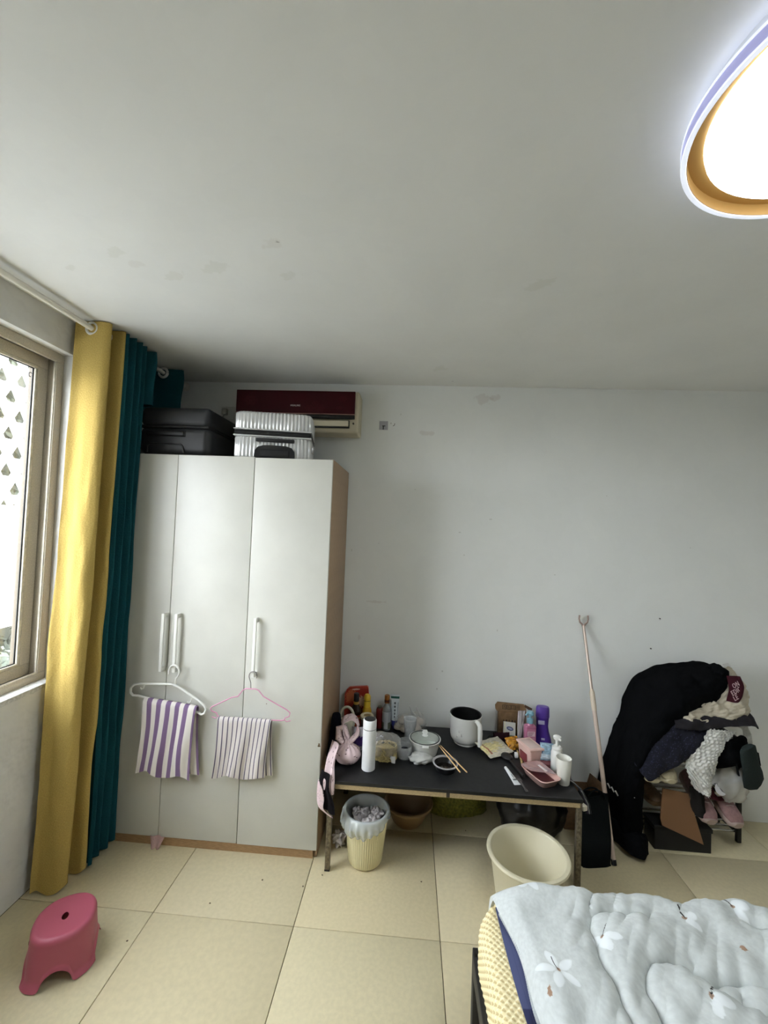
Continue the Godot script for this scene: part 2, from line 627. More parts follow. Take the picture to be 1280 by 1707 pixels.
func build_window() -> void:
	var w := setting_root("window_1")
	var alu := grain("window_metal", col(216, 207, 188), 0.5, 5.0, "fine")
	var alu2 := grain("window_metal_pale", col(232, 226, 208), 0.45, 5.0, "mottle")
	var black := plain("gasket", col(16, 16, 18), 0.7)
	var b := mb()
	frame(b, -1.672, -1.69, WIN_Y0, WIN_Y1, WIN_Z0, WIN_Z1, 0.04)
	frame(b, -1.688, -1.79, WIN_Y0, WIN_Y1, WIN_Z0, WIN_Z1, 0.024)
	part("outer_frame", b, alu, w)
	b = mb()
	frame(b, -1.676, -1.682, WIN_Y0 + 0.038, WIN_Y1 - 0.038, WIN_Z0 + 0.038, WIN_Z1 - 0.038, 0.006)
	part("track", b, alu2, w)
	b = mb()
	frame(b, -1.752, -1.792, WIN_Y0 + 0.01, WIN_Y1 - 0.01, WIN_Z0 + 0.01, WIN_Z1 - 0.01, 0.05)
	part("channel", b, plain("channel_brown", col(84, 74, 58), 0.7), w)
	var zm := (WIN_Z0 + WIN_Z1) / 2
	for k in 2:
		var z0 := WIN_Z0 + 0.03 if k == 0 else zm - 0.025
		var z1 := zm + 0.025 if k == 0 else WIN_Z1 - 0.03
		var x := -1.736 if k == 0 else -1.77
		b = mb()
		frame(b, x + 0.013, x - 0.013, WIN_Y0 + 0.03, WIN_Y1 - 0.03, z0, z1, 0.05)
		var sash := part("sash", b, alu, w)
		b = mb()
		frame(b, x + 0.012, x - 0.005, WIN_Y0 + 0.08, WIN_Y1 - 0.08, z0 + 0.05, z1 - 0.05, 0.013)
		part("bead", b, alu2, sash)
		b = mb()
		frame(b, x + 0.003, x - 0.003, WIN_Y0 + 0.092, WIN_Y1 - 0.092, z0 + 0.062, z1 - 0.062, 0.005)
		part("gasket", b, black, sash)
		var glass := clear("window_glass", Color(0.97, 0.99, 0.98), 0.05, 0.0)
		part("pane", mb().box(Vector3(x - 0.003, (WIN_Y0 + WIN_Y1) / 2, (z0 + z1) / 2), Vector3(0.004, WIN_Y1 - WIN_Y0 - 0.17, z1 - z0 - 0.11)), glass, sash)
	# little mark in the corner of the far pane
	var tm := TextMesh.new()
	tm.text = "°C"
	tm.font_size = 16
	tm.pixel_size = 0.0018
	tm.depth = 0.0006
	var o := part_mesh("pane_mark", tm, plain("mark_ink", col(40, 42, 48), 0.6), w, "small dark mark in the corner of the pane")
	o.position = Vector3(-1.7372, 2.285, -1.772)
	o.rotation_degrees = Vector3(0, 90, -12)
	# plastered reveal and sill, flaking paint
	var white := grain("sill_paint", col(226, 226, 222), 0.8, 9.0, "mottle", 0.5)
	var poly := []
	for i in 60:
		var t := float(i) / 59
		poly.append(Vector2(WIN_Z0 + (WIN_Z1 - WIN_Z0) * t, WIN_Y0 - 0.012 - 0.006 * absf(nz.get_noise_1d(i * 40.0)) - 0.003 * (i % 3)))
	poly.append(Vector2(WIN_Z1, WIN_Y0 + 0.004))
	poly.append(Vector2(WIN_Z0, WIN_Y0 + 0.004))
	b = mb()
	b.prism(poly, 0.008, Transform3D(Basis(Vector3(0, 0, 1), Vector3(0, 1, 0), Vector3(-1, 0, 0)), Vector3(RX0 + 0.002, 0, 0)))
	b.box(Vector3(-1.645, WIN_Y0 + 0.002, (WIN_Z0 + WIN_Z1) / 2), Vector3(0.054, 0.006, WIN_Z1 - WIN_Z0))
	part("sill", b, white, w, "white painted sill with flaking edge")

func build_outside() -> void:
	var pav := grain("outside_paving", col(150, 152, 152), 0.9, 0.6)
	one("courtyard_ground", mb().box(Vector3(-8.9, -0.35, -1), Vector3(14, 0.1, 26)), pav, "pale paved ground outside the window", "ground")
	var white := grain("lattice_paint", col(232, 232, 230), 0.7, 2.0)
	var t := thing("lattice_screen", "white lattice screen of crossing bars outside the window", "screen", Vector3(-3.5, 1.72, -3.6))
	var w := 0.046
	var L := 1.5
	for i in 10:
		part("bar", mb().rbox(Vector3(0, 0.06 + i * 0.16, 0), Vector3(0.05, w, L), 0.004, 1), white, t)
	for s in [-1, 1]:
		for i in range(-8, 9):
			var z := i * 0.1848
			# a bar at sixty degrees, cut to the panel
			var dy := 1.5
			var dz: float = dy / tan(PI / 3) * s
			var p0 := Vector3(0.0, 0.0, z - dz / 2)
			var p1 := Vector3(0.0, dy, z + dz / 2)
			var t0 := 0.0
			var t1 := 1.0
			for e in [-L / 2, L / 2]:
				var a: float = (p0.z - e) * signf(e)
				var c: float = (p1.z - e) * signf(e)
				if a > 0 and c > 0: t1 = -1.0
				elif a > 0: t0 = maxf(t0, a / (a - c))
				elif c > 0: t1 = minf(t1, a / (a - c))
			if t1 - t0 < 0.05: continue
			var q0 := p0.lerp(p1, t0)
			var q1 := p0.lerp(p1, t1)
			var d := (q1 - q0)
			var bs := Basis(Vector3.RIGHT, d.normalized(), Vector3.RIGHT.cross(d.normalized()))
			part("bar", mb().rbox((q0 + q1) / 2 + Vector3(0.004 * s, 0, 0), Vector3(0.044, d.length(), w), 0.004, 1, bs), white, t)
	one("courtyard_wall", mb().box(Vector3(0, 0.5, 0), Vector3(0.2, 1.0, 1.6)).box(Vector3(0, 1.02, 0), Vector3(0.28, 0.06, 1.66)).box(Vector3(0.02, 0.72, 0), Vector3(0.24, 0.03, 1.6)), grain("yard_wall", col(214, 212, 206), 0.9, 1.5), "low white wall with a ledge under the lattice screen", "wall", Vector3(-3.55, 0.66, -3.6))
	# unseen hedge, added as a dark backing that turns the screen gaps grey
	var hb := mb()
	var r3 := RandomNumberGenerator.new()
	r3.seed = 14
	hb.flat()
	for i in 5200:
		var c := Vector3(r3.randf_range(-0.12, 0.12), r3.randf_range(0.05, 3.6), r3.randf_range(-0.8, 0.8))
		var a := Vector3(r3.randf_range(-1, 1), r3.randf_range(-1, 1), r3.randf_range(-1, 1)).normalized()
		var e := a.cross(Vector3(r3.randf_range(-1, 1), 1, r3.randf_range(-1, 1))).normalized()
		hb.quad(c - a * 0.06, c + e * 0.026, c + a * 0.06, c - e * 0.026)
	var hd := thing("added_hedge", "added hedge backing that greys the gaps of the white lattice screen", "hedge", Vector3(-3.95, -0.3, -3.62))
	var hf := part("foliage", hb, plain("added_hedge_leaf", col(96, 100, 84), 0.8), hd)
	hf.set_meta("kind", "stuff")
	part("added_backing", mb().rbox(Vector3(-0.02, 1.8, 0), Vector3(0.12, 3.5, 1.56), 0.04, 2), plain("added_hedge_backing", col(84, 84, 72), 0.95), hd)
	# grey green shrub below
	var b := mb()
	var r2 := RandomNumberGenerator.new()
	r2.seed = 4
	b.flat()
	for i in 700:
		var d := Vector3(r2.randf_range(-1, 1), r2.randf_range(-1, 1), r2.randf_range(-1, 1)).normalized() * pow(r2.randf(), 0.33)
		var c := Vector3(d.x * 0.25, 0.5 + d.y * 0.5, d.z * 0.6)
		var a := Vector3(r2.randf_range(-1, 1), r2.randf_range(-1, 1), r2.randf_range(-1, 1)).normalized()
		var e := a.cross(Vector3(r2.randf_range(-1, 1), 1, r2.randf_range(-1, 1))).normalized()
		b.quad(c - a * 0.045, c + e * 0.018, c + a * 0.045, c - e * 0.018)
	var sh := thing("courtyard_shrub", "grey green shrub growing below the low white wall outside", "shrub", Vector3(-3.1, -0.3, -3.4))
	part("foliage", b, plain("shrub_leaf", col(76, 82, 70), 0.7), sh)
	part("stem", mb().tube([Vector3(0, 0, 0), Vector3(0.02, 0.3, 0.01), Vector3(0.0, 0.6, 0)], [0.02, 0.015, 0.008], 7), plain("shrub_wood", col(70, 60, 48), 0.9), sh)

func build_lamp() -> void:
	var c := Vector3(0.845, RH, -0.815)
	var t := thing("ceiling_lamp", "round ceiling lamp with white rim, gold inner ring and glowing diffuser", "lamp", c)
	var white := plain("lamp_white", col(232, 233, 236), 0.35)
	part("base", mb().lathe([Vector2(0.0, -0.043), Vector2(0.272, -0.043), Vector2(0.278, -0.038), Vector2(0.278, 0.0)], 64), white, t)
	# acrylic band: lilac white outside, gold inside
	var lil := plain("lamp_rim", col(206, 206, 240), 0.3)
	lil.emission_enabled = true
	lil.emission = Color(0.6, 0.6, 0.95)
	lil.emission_energy_multiplier = 0.16
	part("rim", mb().lathe([Vector2(0.296, -0.074), Vector2(0.304, -0.074), Vector2(0.305, -0.046), Vector2(0.302, -0.044), Vector2(0.296, -0.044)], 96), lil, t, "lilac white acrylic rim")
	var ew := plain("lamp_edge", col(240, 241, 246), 0.35)
	ew.emission_enabled = true
	ew.emission = Color(0.9, 0.93, 1.0)
	ew.emission_energy_multiplier = 0.4
	part("rim_edge", mb().lathe([Vector2(0.294, -0.073), Vector2(0.2955, -0.0765), Vector2(0.3045, -0.0765), Vector2(0.306, -0.073)], 96).lathe([Vector2(0.3045, -0.049), Vector2(0.3062, -0.049), Vector2(0.3062, -0.044), Vector2(0.296, -0.043)], 96), ew, t, "bright white edge line")
	part("gold_ring", mb().lathe([Vector2(0.2955, -0.074), Vector2(0.2935, -0.074), Vector2(0.2935, -0.046), Vector2(0.262, -0.045)], 96), plain("lamp_gold", col(190, 148, 82), 0.45, 0.3), t, "gold inner ring")
	var em := plain("lamp_glow", col(250, 252, 255), 0.5)
	em.emission_enabled = true
	em.emission = Color(0.93, 0.97, 1.0)
	em.emission_energy_multiplier = 2.2
	part("diffuser", mb().lathe([Vector2(0.0, -0.07), Vector2(0.2, -0.069), Vector2(0.25, -0.064), Vector2(0.262, -0.057), Vector2(0.264, -0.046)], 64), em, t, "glowing white diffuser")
	var strip := plain("lamp_back_glow", col(225, 232, 255), 0.5)
	strip.emission_enabled = true
	strip.emission = Color(0.82, 0.88, 1.0)
	strip.emission_energy_multiplier = 2.4
	part("back_light_strip", mb().lathe([Vector2(0.279, -0.03), Vector2(0.282, -0.03), Vector2(0.282, -0.018), Vector2(0.279, -0.018)], 64), strip, t, "bluish light strip behind the rim")
	var al := AreaLight3D.new()
	al.name = "ceiling_lamp_light"
	al.area_size = Vector2(0.46, 0.46)
	al.light_color = Color(0.95, 0.98, 1.0)
	al.light_energy = 0.7
	al.shadow_enabled = true
	al.area_range = 12.0
	al.position = c + Vector3(0, -0.082, 0)
	al.rotation_degrees = Vector3(-90, 0, 0)
	add_child(al)

func wood_mat(key: String, c: Color, along := Vector3(1, 1, 1)) -> StandardMaterial3D:
	if mats.has(key):
		return mats[key]
	var m := plain(key, c, 0.55)
	m.albedo_texture = noise_tex("woodgrain", 0.045, 0.72, 1.0, 512, 5)
	m.uv1_triplanar = true
	m.uv1_scale = along
	return m

func build_wardrobe() -> void:
	var x0 := -1.612
	var x1 := -0.405
	var zf := -2.117
	var zb := -2.672
	var H := 1.99
	var t := thing("wardrobe", "tall white three-door wardrobe with pale wood sides beside the yellow and teal curtain", "wardrobe", Vector3((x0 + x1) / 2, 0, (zf + zb) / 2))
	var o := -t.position
	var wood := wood_mat("wardrobe_wood", col(190, 160, 128), Vector3(14, 0.9, 14))
	var inner := grain("wardrobe_board", col(206, 200, 186), 0.7)
	var wh := grain("door_white", col(204, 203, 193), 0.34, 0.7, "mottle")
	wh.albedo_texture = noise_tex("doorgrain", 0.02, 0.96, 1.0)
	for x in [x0 + 0.009, x1 - 0.009]:
		part("side_panel", mb().rbox(o + Vector3(x, H / 2, (zf + zb) / 2 - 0.009), Vector3(0.018, H, zf - zb - 0.018), 0.001, 1), wood, t, "pale wood side panel")
	part("top_panel", mb().box(o + Vector3((x0 + x1) / 2, H - 0.012, (zf + zb) / 2 - 0.01), Vector3(x1 - x0 - 0.036, 0.018, zf - zb - 0.02)), inner, t)
	part("bottom_panel", mb().box(o + Vector3((x0 + x1) / 2, 0.075, (zf + zb) / 2 - 0.01), Vector3(x1 - x0 - 0.036, 0.018, zf - zb - 0.02)), inner, t)
	part("back_panel", mb().box(o + Vector3((x0 + x1) / 2, H / 2, zb + 0.004), Vector3(x1 - x0 - 0.036, H - 0.02, 0.006)), inner, t)
	for x in [-1.219, -0.811]:
		part("divider", mb().box(o + Vector3(x, H / 2 + 0.03, (zf + zb) / 2 - 0.02), Vector3(0.016, H - 0.12, zf - zb - 0.05)), inner, t)
	part("plinth", mb().box(o + Vector3((x0 + x1) / 2 - 0.009, 0.02, zf - 0.012), Vector3(x1 - x0 - 0.02, 0.04, 0.016)), wood_mat("plinth_wood", col(190, 152, 108), Vector3(1.2, 16, 16)), t, "pale wood plinth")
	var edges := [-1.612, -1.219, -0.8115, -0.405]
	var hx := [-1.238, -1.168, -0.758]
	for k in 3:
		var g0 := 0.0012 if k != 2 else 0.0028
		var a: float = edges[k] + (0.001 if k == 0 else g0)
		var c: float = edges[k + 1] - (0.0012 if k == 0 else (0.0014 if k == 1 else 0.0))
		var top := H - (0.004 if k == 2 else 0.0)
		var d := part("door", mb().rbox(o + Vector3((a + c) / 2, (0.042 + top) / 2, zf - 0.0085 + (0.002 if k == 2 else 0.0)), Vector3(c - a, top - 0.042, 0.017), 0.0018, 2), wh, t)
		var hm := plain("handle_white", col(228, 227, 220), 0.3)
		var y0 := 0.878
		var y1 := 1.172
		var b := mb()
		b.rbox(o + Vector3(hx[k], (y0 + y1) / 2, zf + 0.028), Vector3(0.016, y1 - y0, 0.009), 0.003, 2)
		for y in [y0 + 0.011, y1 - 0.011]:
			b.rbox(o + Vector3(hx[k] + 0.003, y, zf + 0.013), Vector3(0.013, 0.02, 0.03), 0.002, 1)
		part("handle", b, hm, d, "white bar handle")
	# nicks in the paint of the right door
	part("paint_nick", mb().blob(o + Vector3(-0.414, 0.555, zf + 0.0025), Vector3(0.006, 0.009, 0.0006), func(d): return 1.0 + 0.3 * sin(d.y * 9.0), 10, 6), plain("nick", col(120, 100, 76), 0.9), t)
	part("paint_nick", mb().blob(o + Vector3(-0.69, 0.742, zf + 0.0022), Vector3(0.0022, 0.003, 0.0005), func(_d): return 1.0, 8, 6), plain("nick", col(120, 100, 76), 0.9), t)
	# corner of pink cloth caught under the first two doors
	var f := func(u: float, v: float) -> Vector3:
		return Vector3(-1.255 + 0.075 * u * (1.0 - 0.55 * v) + 0.02 * v, 0.05 - 0.055 * v + 0.0 , zf + 0.004 + 0.02 * v + 0.006 * sin(u * 9.0))
	one("pink_cloth_corner", mb().sheet(f, 10, 8, 0.002), cloth("pale_pink_cloth", col(206, 172, 166)), "corner of pale pink cloth poking out below the wardrobe doors", "cloth")

func build_table() -> void:
	var x0 := -0.352
	var x1 := 0.845
	var z0 := -2.668
	var z1 := -2.048
	var t := thing("low_table", "low black-topped table with pale wood edge and metal legs against the wall", "table", Vector3((x0 + x1) / 2, 0, (z0 + z1) / 2))
	var o := -t.position
	var black := grain("table_black", col(25, 26, 27), 0.5, 3.0, "strong")
	var edge := wood_mat("table_edge", col(196, 172, 128), Vector3(3, 20, 20))
	var metal := grain("table_metal", col(150, 138, 116), 0.42, 6.0, "strong")
	metal.metallic = 0.55
	part("tabletop", mb().rbox(o + Vector3((x0 + x1) / 2, TY - 0.009, (z0 + z1) / 2), Vector3(x1 - x0, 0.018, z1 - z0), 0.003, 2), black, t)
	part("front_edge", mb().box(o + Vector3((x0 + x1) / 2 + 0.012, TY - 0.029, z1 - 0.012), Vector3(x1 - x0 - 0.05, 0.022, 0.018)), edge, t, "worn pale wood front edge")
	part("back_edge", mb().box(o + Vector3((x0 + x1) / 2, TY - 0.029, z0 + 0.012), Vector3(x1 - x0 - 0.03, 0.022, 0.018)), edge, t)
	for x in [x0 + 0.014, x1 - 0.014]:
		part("side_rail", mb().box(o + Vector3(x, TY - 0.03, (z0 + z1) / 2), Vector3(0.022, 0.024, z1 - z0 - 0.06)), metal, t)
		for z in [z1 - 0.016, z0 + 0.016]:
			var l := part("leg", mb().rbox(o + Vector3(x, (TY - 0.018) / 2 + 0.003, z), Vector3(0.024, TY - 0.024, 0.024), 0.002, 1), metal, t)
			part("foot_cap", mb().box(o + Vector3(x, 0.004, z), Vector3(0.025, 0.008, 0.025)), plain("foot_black", col(22, 22, 22), 0.8), l)
	part("edge_chip", mb().box(o + Vector3(0.224, TY - 0.028, z1 - 0.0025), Vector3(0.016, 0.021, 0.002)), plain("chip_dark", col(50, 44, 36), 0.9), t, "dark mark on the front edge")

func build_bed() -> void:
	var t := thing("bed", "bed corner with dark frame, cream waffle cover and navy sheet", "bed", Vector3(1.0, 0, -0.55))
	var o := -t.position
	var bx := 0.262
	var dark := plain("bed_metal", col(22, 22, 24), 0.5)
	part("side_rail", mb().rbox(o + Vector3(bx - 0.004, 0.31, -0.53), Vector3(0.03, 0.06, 1.7), 0.004, 1), dark, t)
	part("end_rail", mb().rbox(o + Vector3(1.05, 0.3, -1.4), Vector3(1.56, 0.05, 0.03), 0.004, 1), dark, t)
	for p in [[bx, -1.38], [1.82, -1.38], [bx, 0.3], [1.82, 0.3]]:
		part("leg", mb().rbox(o + Vector3(p[0], 0.17, p[1]), Vector3(0.034, 0.34, 0.034), 0.003, 1), dark, t)
	part("slat_base", mb().box(o + Vector3(1.05, 0.315, -0.53), Vector3(1.52, 0.02, 1.66)), plain("bed_board", col(90, 74, 56), 0.8), t)
	# cream waffle cover over the mattress: rounded slab with a real waffle relief on the visible side
	var c := Vector3(1.055, 0.385, -0.53)
	part("mattress", mb().rbox(o + c, Vector3(1.53, 0.125, 1.72), 0.045, 4), grain("mattress_cream", col(226, 212, 168), 0.95, 6.0), t)
	var im := canvas(512, 512, col(240, 226, 180))
	for y in 512:
		for x in 512:
			var ck := int(x / 8.0) + int(y / 8.0)
			var q := Vector2(fposmod(x, 8.0) - 3.5, fposmod(y, 8.0) - 3.5).length()
			if ck % 2 == 0 and q < 3.7:
				im.set_pixel(x, y, col(204, 184, 134))
			elif q > 4.4:
				im.set_pixel(x, y, col(247, 237, 202))
	var wm := pictured("waffle_cloth", im, 0.95)
	var f := func(u: float, v: float) -> Vector3:
		# u: along the bed towards the viewer; v: from the top inwards over the edge and down the side
		var z := -1.44 + u * 0.95
		var s := v * 0.24
		var corner := clampf((z + 1.44) / 0.16, 0.0, 1.0)
		var in_x := 0.085 * (1.0 - sqrt(1.0 - pow(1.0 - corner, 2.0)))
		var p: Vector2
		if s < 0.10: p = Vector2(0.10 - s, 0.0)
		elif s < 0.10 + 0.055:
			var a := (s - 0.10) / 0.055 * PI / 2
			p = Vector2(-0.035 * sin(a), -0.035 * (1.0 - cos(a)))
		else: p = Vector2(-0.035 - 0.006 * sin(z * 17.0), -0.035 - (s - 0.155))
		var w := 0.0018 * cos(u * 0.95 / 0.0096 * PI) * cos(v * 0.24 / 0.0096 * PI)
		return Vector3(bx + 0.028 + in_x + p.x - w, 0.455 + p.y + w + 0.003 * sin(z * 9.0), z)
	var cov := mb().sheet(f, 396, 100, 0.003)
	wm.uv1_scale = Vector3(1.546, 0.39, 1)
	var wo := part("waffle_cover", cov, wm, t, "cream waffle weave cover")
	wo.position = o
	# navy sheet
	f = func(u: float, v: float) -> Vector3:
		var z := -1.40 + u * 0.95
		return Vector3(bx + 0.062 + 0.12 * v + 0.02 * u + 0.012 * sin(z * 6.0), 0.4675 + 0.002 * sin(z * 23.0) + 0.006 * v, z)
	im = canvas(256, 128, col(36, 40, 74))
	speckle(im, 0.25, 0.05, 7)
	im.fill_rect(Rect2i(0, 0, 76, 128), col(74, 80, 116))
	for k in 5:
		im.fill_rect(Rect2i(0, 18 + k * 24, 256, 1), col(62, 68, 104))
	var so := part("sheet", mb().sheet(f, 60, 10, 0.004), pictured("navy_sheet", im, 0.95), t, "navy blue sheet")
	so.position = o
	build_quilt()

func seg_dist(p: Vector2, pts: Array) -> float:
	var d := 9.0
	for i in pts.size() - 1:
		var q := Geometry2D.get_closest_point_to_segment(p, pts[i], pts[i + 1])
		d = minf(d, p.distance_to(q))
	return d

func build_quilt() -> void:
	var X0 := 0.325
	var X1 := 1.9
	var Z0 := -1.475
	var Z1 := 0.3
	var grooves := [
		[Vector2(0.752, -1.35), Vector2(0.675, -1.351), Vector2(0.622, -1.352), Vector2(0.584, -1.336), Vector2(0.563, -1.301), Vector2(0.549, -1.222), Vector2(0.554, -1.147), Vector2(0.541, -1.0), Vector2(0.52, -0.8)],
		[Vector2(0.905, -1.115), Vector2(0.81, -1.18), Vector2(0.785, -1.212), Vector2(0.73, -1.222), Vector2(0.683, -1.207), Vector2(0.65, -1.178), Vector2(0.632, -1.141), Vector2(0.627, -1.0), Vector2(0.64, -0.8)],
		[Vector2(0.81, -1.19), Vector2(0.9, -1.2), Vector2(1.1, -1.16), Vector2(1.4, -1.15)],
		[Vector2(1.05, -1.36), Vector2(1.2, -1.3), Vector2(1.3, -1.2)]]
	var wn := FastNoiseLite.new()
	wn.seed = 8
	wn.frequency = 1.0
	wn.fractal_octaves = 2
	var hgt := func(x: float, z: float) -> float:
		var p := Vector2(x, z)
		var y := 0.52 + 0.022 * wn.get_noise_2d(x * 3.4, z * 3.4) + 0.005 * wn.get_noise_2d(x * 9.0 + 30.0, z * 9.0)
		# folds running from the far edge towards the viewer
		var a := (x * 0.92 + (z + 1.2) * 0.75) * 15.0
		var ridged := 1.0 - absf(wn.get_noise_2d(a, (x * -0.6 + z) * 1.8)) * 2.0
		y += 0.006 * clampf(ridged, 0.0, 1.0) * smoothstep(0.36, 0.62, x)
		for g in grooves:
			var d := seg_dist(p, g)
			if d < 0.16:
				y -= 0.02 * exp(-pow(d / 0.011, 2.0)) + 0.010 * exp(-pow(d / 0.04, 2.0))
				y += 0.0035 * sin((x * 3.0 + z * 2.0) * 34.0) * exp(-pow((d - 0.02) / 0.025, 2.0))
		return y
	var f := func(u: float, v: float) -> Vector3:
		var x := X0 + (X1 - X0) * pow(u, 1.25)
		var z := Z0 + (Z1 - Z0) * pow(v, 1.5)
		var y: float = hgt.call(x, z)
		# rounded hanging edges: far end and the side facing the wardrobe
		var e := maxf(0.0, 1.0 - (z - Z0) / 0.085)
		var l := maxf(0.0, 1.0 - (x - X0) / 0.05)
		y -= 0.12 * e * e + 0.035 * l * l
		z += 0.02 * sin(x * 23.0) * e + 0.012 * sin(x * 51.0 + 1.0) * e
		x += 0.010 * sin(z * 19.0) * l - 0.012 * e * l + 0.05 * clampf((z + 1.40) / 0.36, 0.0, 1.0) * pow(1.0 - u, 6.0)
		return Vector3(x, y, z)
	var W := 1536
	var H := 1536
	var base := col(200, 204, 201)
	var im := canvas(W, H, base)
	speckle(im, 0.05, 0.05, 31)
	# print: pale five-petalled flowers with a brown eye and a thin dark stalk, and loose petals
	var ux := func(x: float) -> float: return pow((x - X0) / (X1 - X0), 0.8) * W
	var vz := func(z: float) -> float: return pow((z - Z0) / (Z1 - Z0), 1.0 / 1.5) * H
	var white := col(230, 234, 234)
	var brown := col(150, 116, 92)
	var petal := func(c: Vector2, ang: float, len_: float, wid: float) -> void:
		for k in 14:
			var t := float(k) / 13
			var q := c + Vector2(cos(ang), sin(ang)) * len_ * (0.25 + 0.75 * t)
			var r := wid * sin(PI * (0.18 + 0.72 * t))
			# painted in metres, so that the stretch of the cloth does not distort it
			var pu: float = ux.call(q.x)
			var pv: float = vz.call(q.y)
			var su: float = absf(ux.call(q.x + r) - pu)
			var sv: float = absf(vz.call(q.y + r) - pv)
			spot(im, pu, pv, maxf(su, 1.0), maxf(sv, 1.0), white, 0.3)
	for s in [[0.406, -1.158, 0.055, 0.0, 5], [0.422, -1.43, 0.04, 0.4, 4], [0.585, -1.268, 0.042, 0.9, 3], [0.857, -1.351, 0.035, 0.2, 2], [0.775, -1.12, 0.04, 0.9, 2], [1.03, -1.398, 0.035, 0.5, 2], [1.02, -1.11, 0.04, 0.1, 3], [0.95, -0.9, 0.05, 0.5, 5], [0.55, -0.85, 0.05, 0.2, 5], [1.3, -1.2, 0.05, 1.2, 5], [1.5, -0.7, 0.05, 0.4, 5]]:
		var c := Vector2(s[0], s[1])
		for k in s[4]:
			petal.call(c, s[3] + k * TAU / 5.0 - 0.5, s[2], 0.014)
		spot(im, ux.call(c.x), vz.call(c.y), 7.0, 6.0, brown, 0.75, 0.0, 0.3)
		var pts := []
		for k in 6:
			var q := c + Vector2(0.006 * k * cos(s[3] - 2.0), 0.008 * k * sin(s[3] - 2.0)) + Vector2(0.0004 * k * k, 0)
			pts.append(Vector2(ux.call(q.x), vz.call(q.y)))
		stroke(im, pts, 1.5, col(62, 58, 56), 0.9)
	for s in [[0.607, -1.446, 0.7], [0.971, -1.277, 0.2], [0.36, -1.10, 0.4], [1.2, -1.0, 0.4]]:
		spot(im, ux.call(s[0]), vz.call(s[1]), 6.0, 11.0, brown, 0.85, s[2], 0.6)
	var m := pictured("quilt_print", im, 0.97)
	m.metallic_specular = 0.2
	var q := thing("quilt", "pale grey quilt printed with white flowers spread over the bed", "quilt", Vector3(1.0, 0.4, -0.55))
	var p := part("cover", mb().sheet(f, 230, 190, 0.012), m, q)
	p.position = -q.position
	# ribbed hem along the near side
	var b := mb()
	var path := []
	var rad := []
	for i in 260:
		var t := float(i) / 259
		var z := -1.36 + 0.8 * t
		path.append(Vector3(X0 - 0.004 + 0.010 * sin(z * 19.0) + 0.05 * clampf((z + 1.40) / 0.36, 0.0, 1.0), 0.482 + 0.006 * sin(z * 7.0), z))
		rad.append(0.0062 + 0.0016 * (i % 2))
	b.tube(path, rad, 8)
	var hm := part("hem", b, cloth("quilt_hem", col(188, 194, 194)), q, "ribbed hem")
	hm.position = -q.position

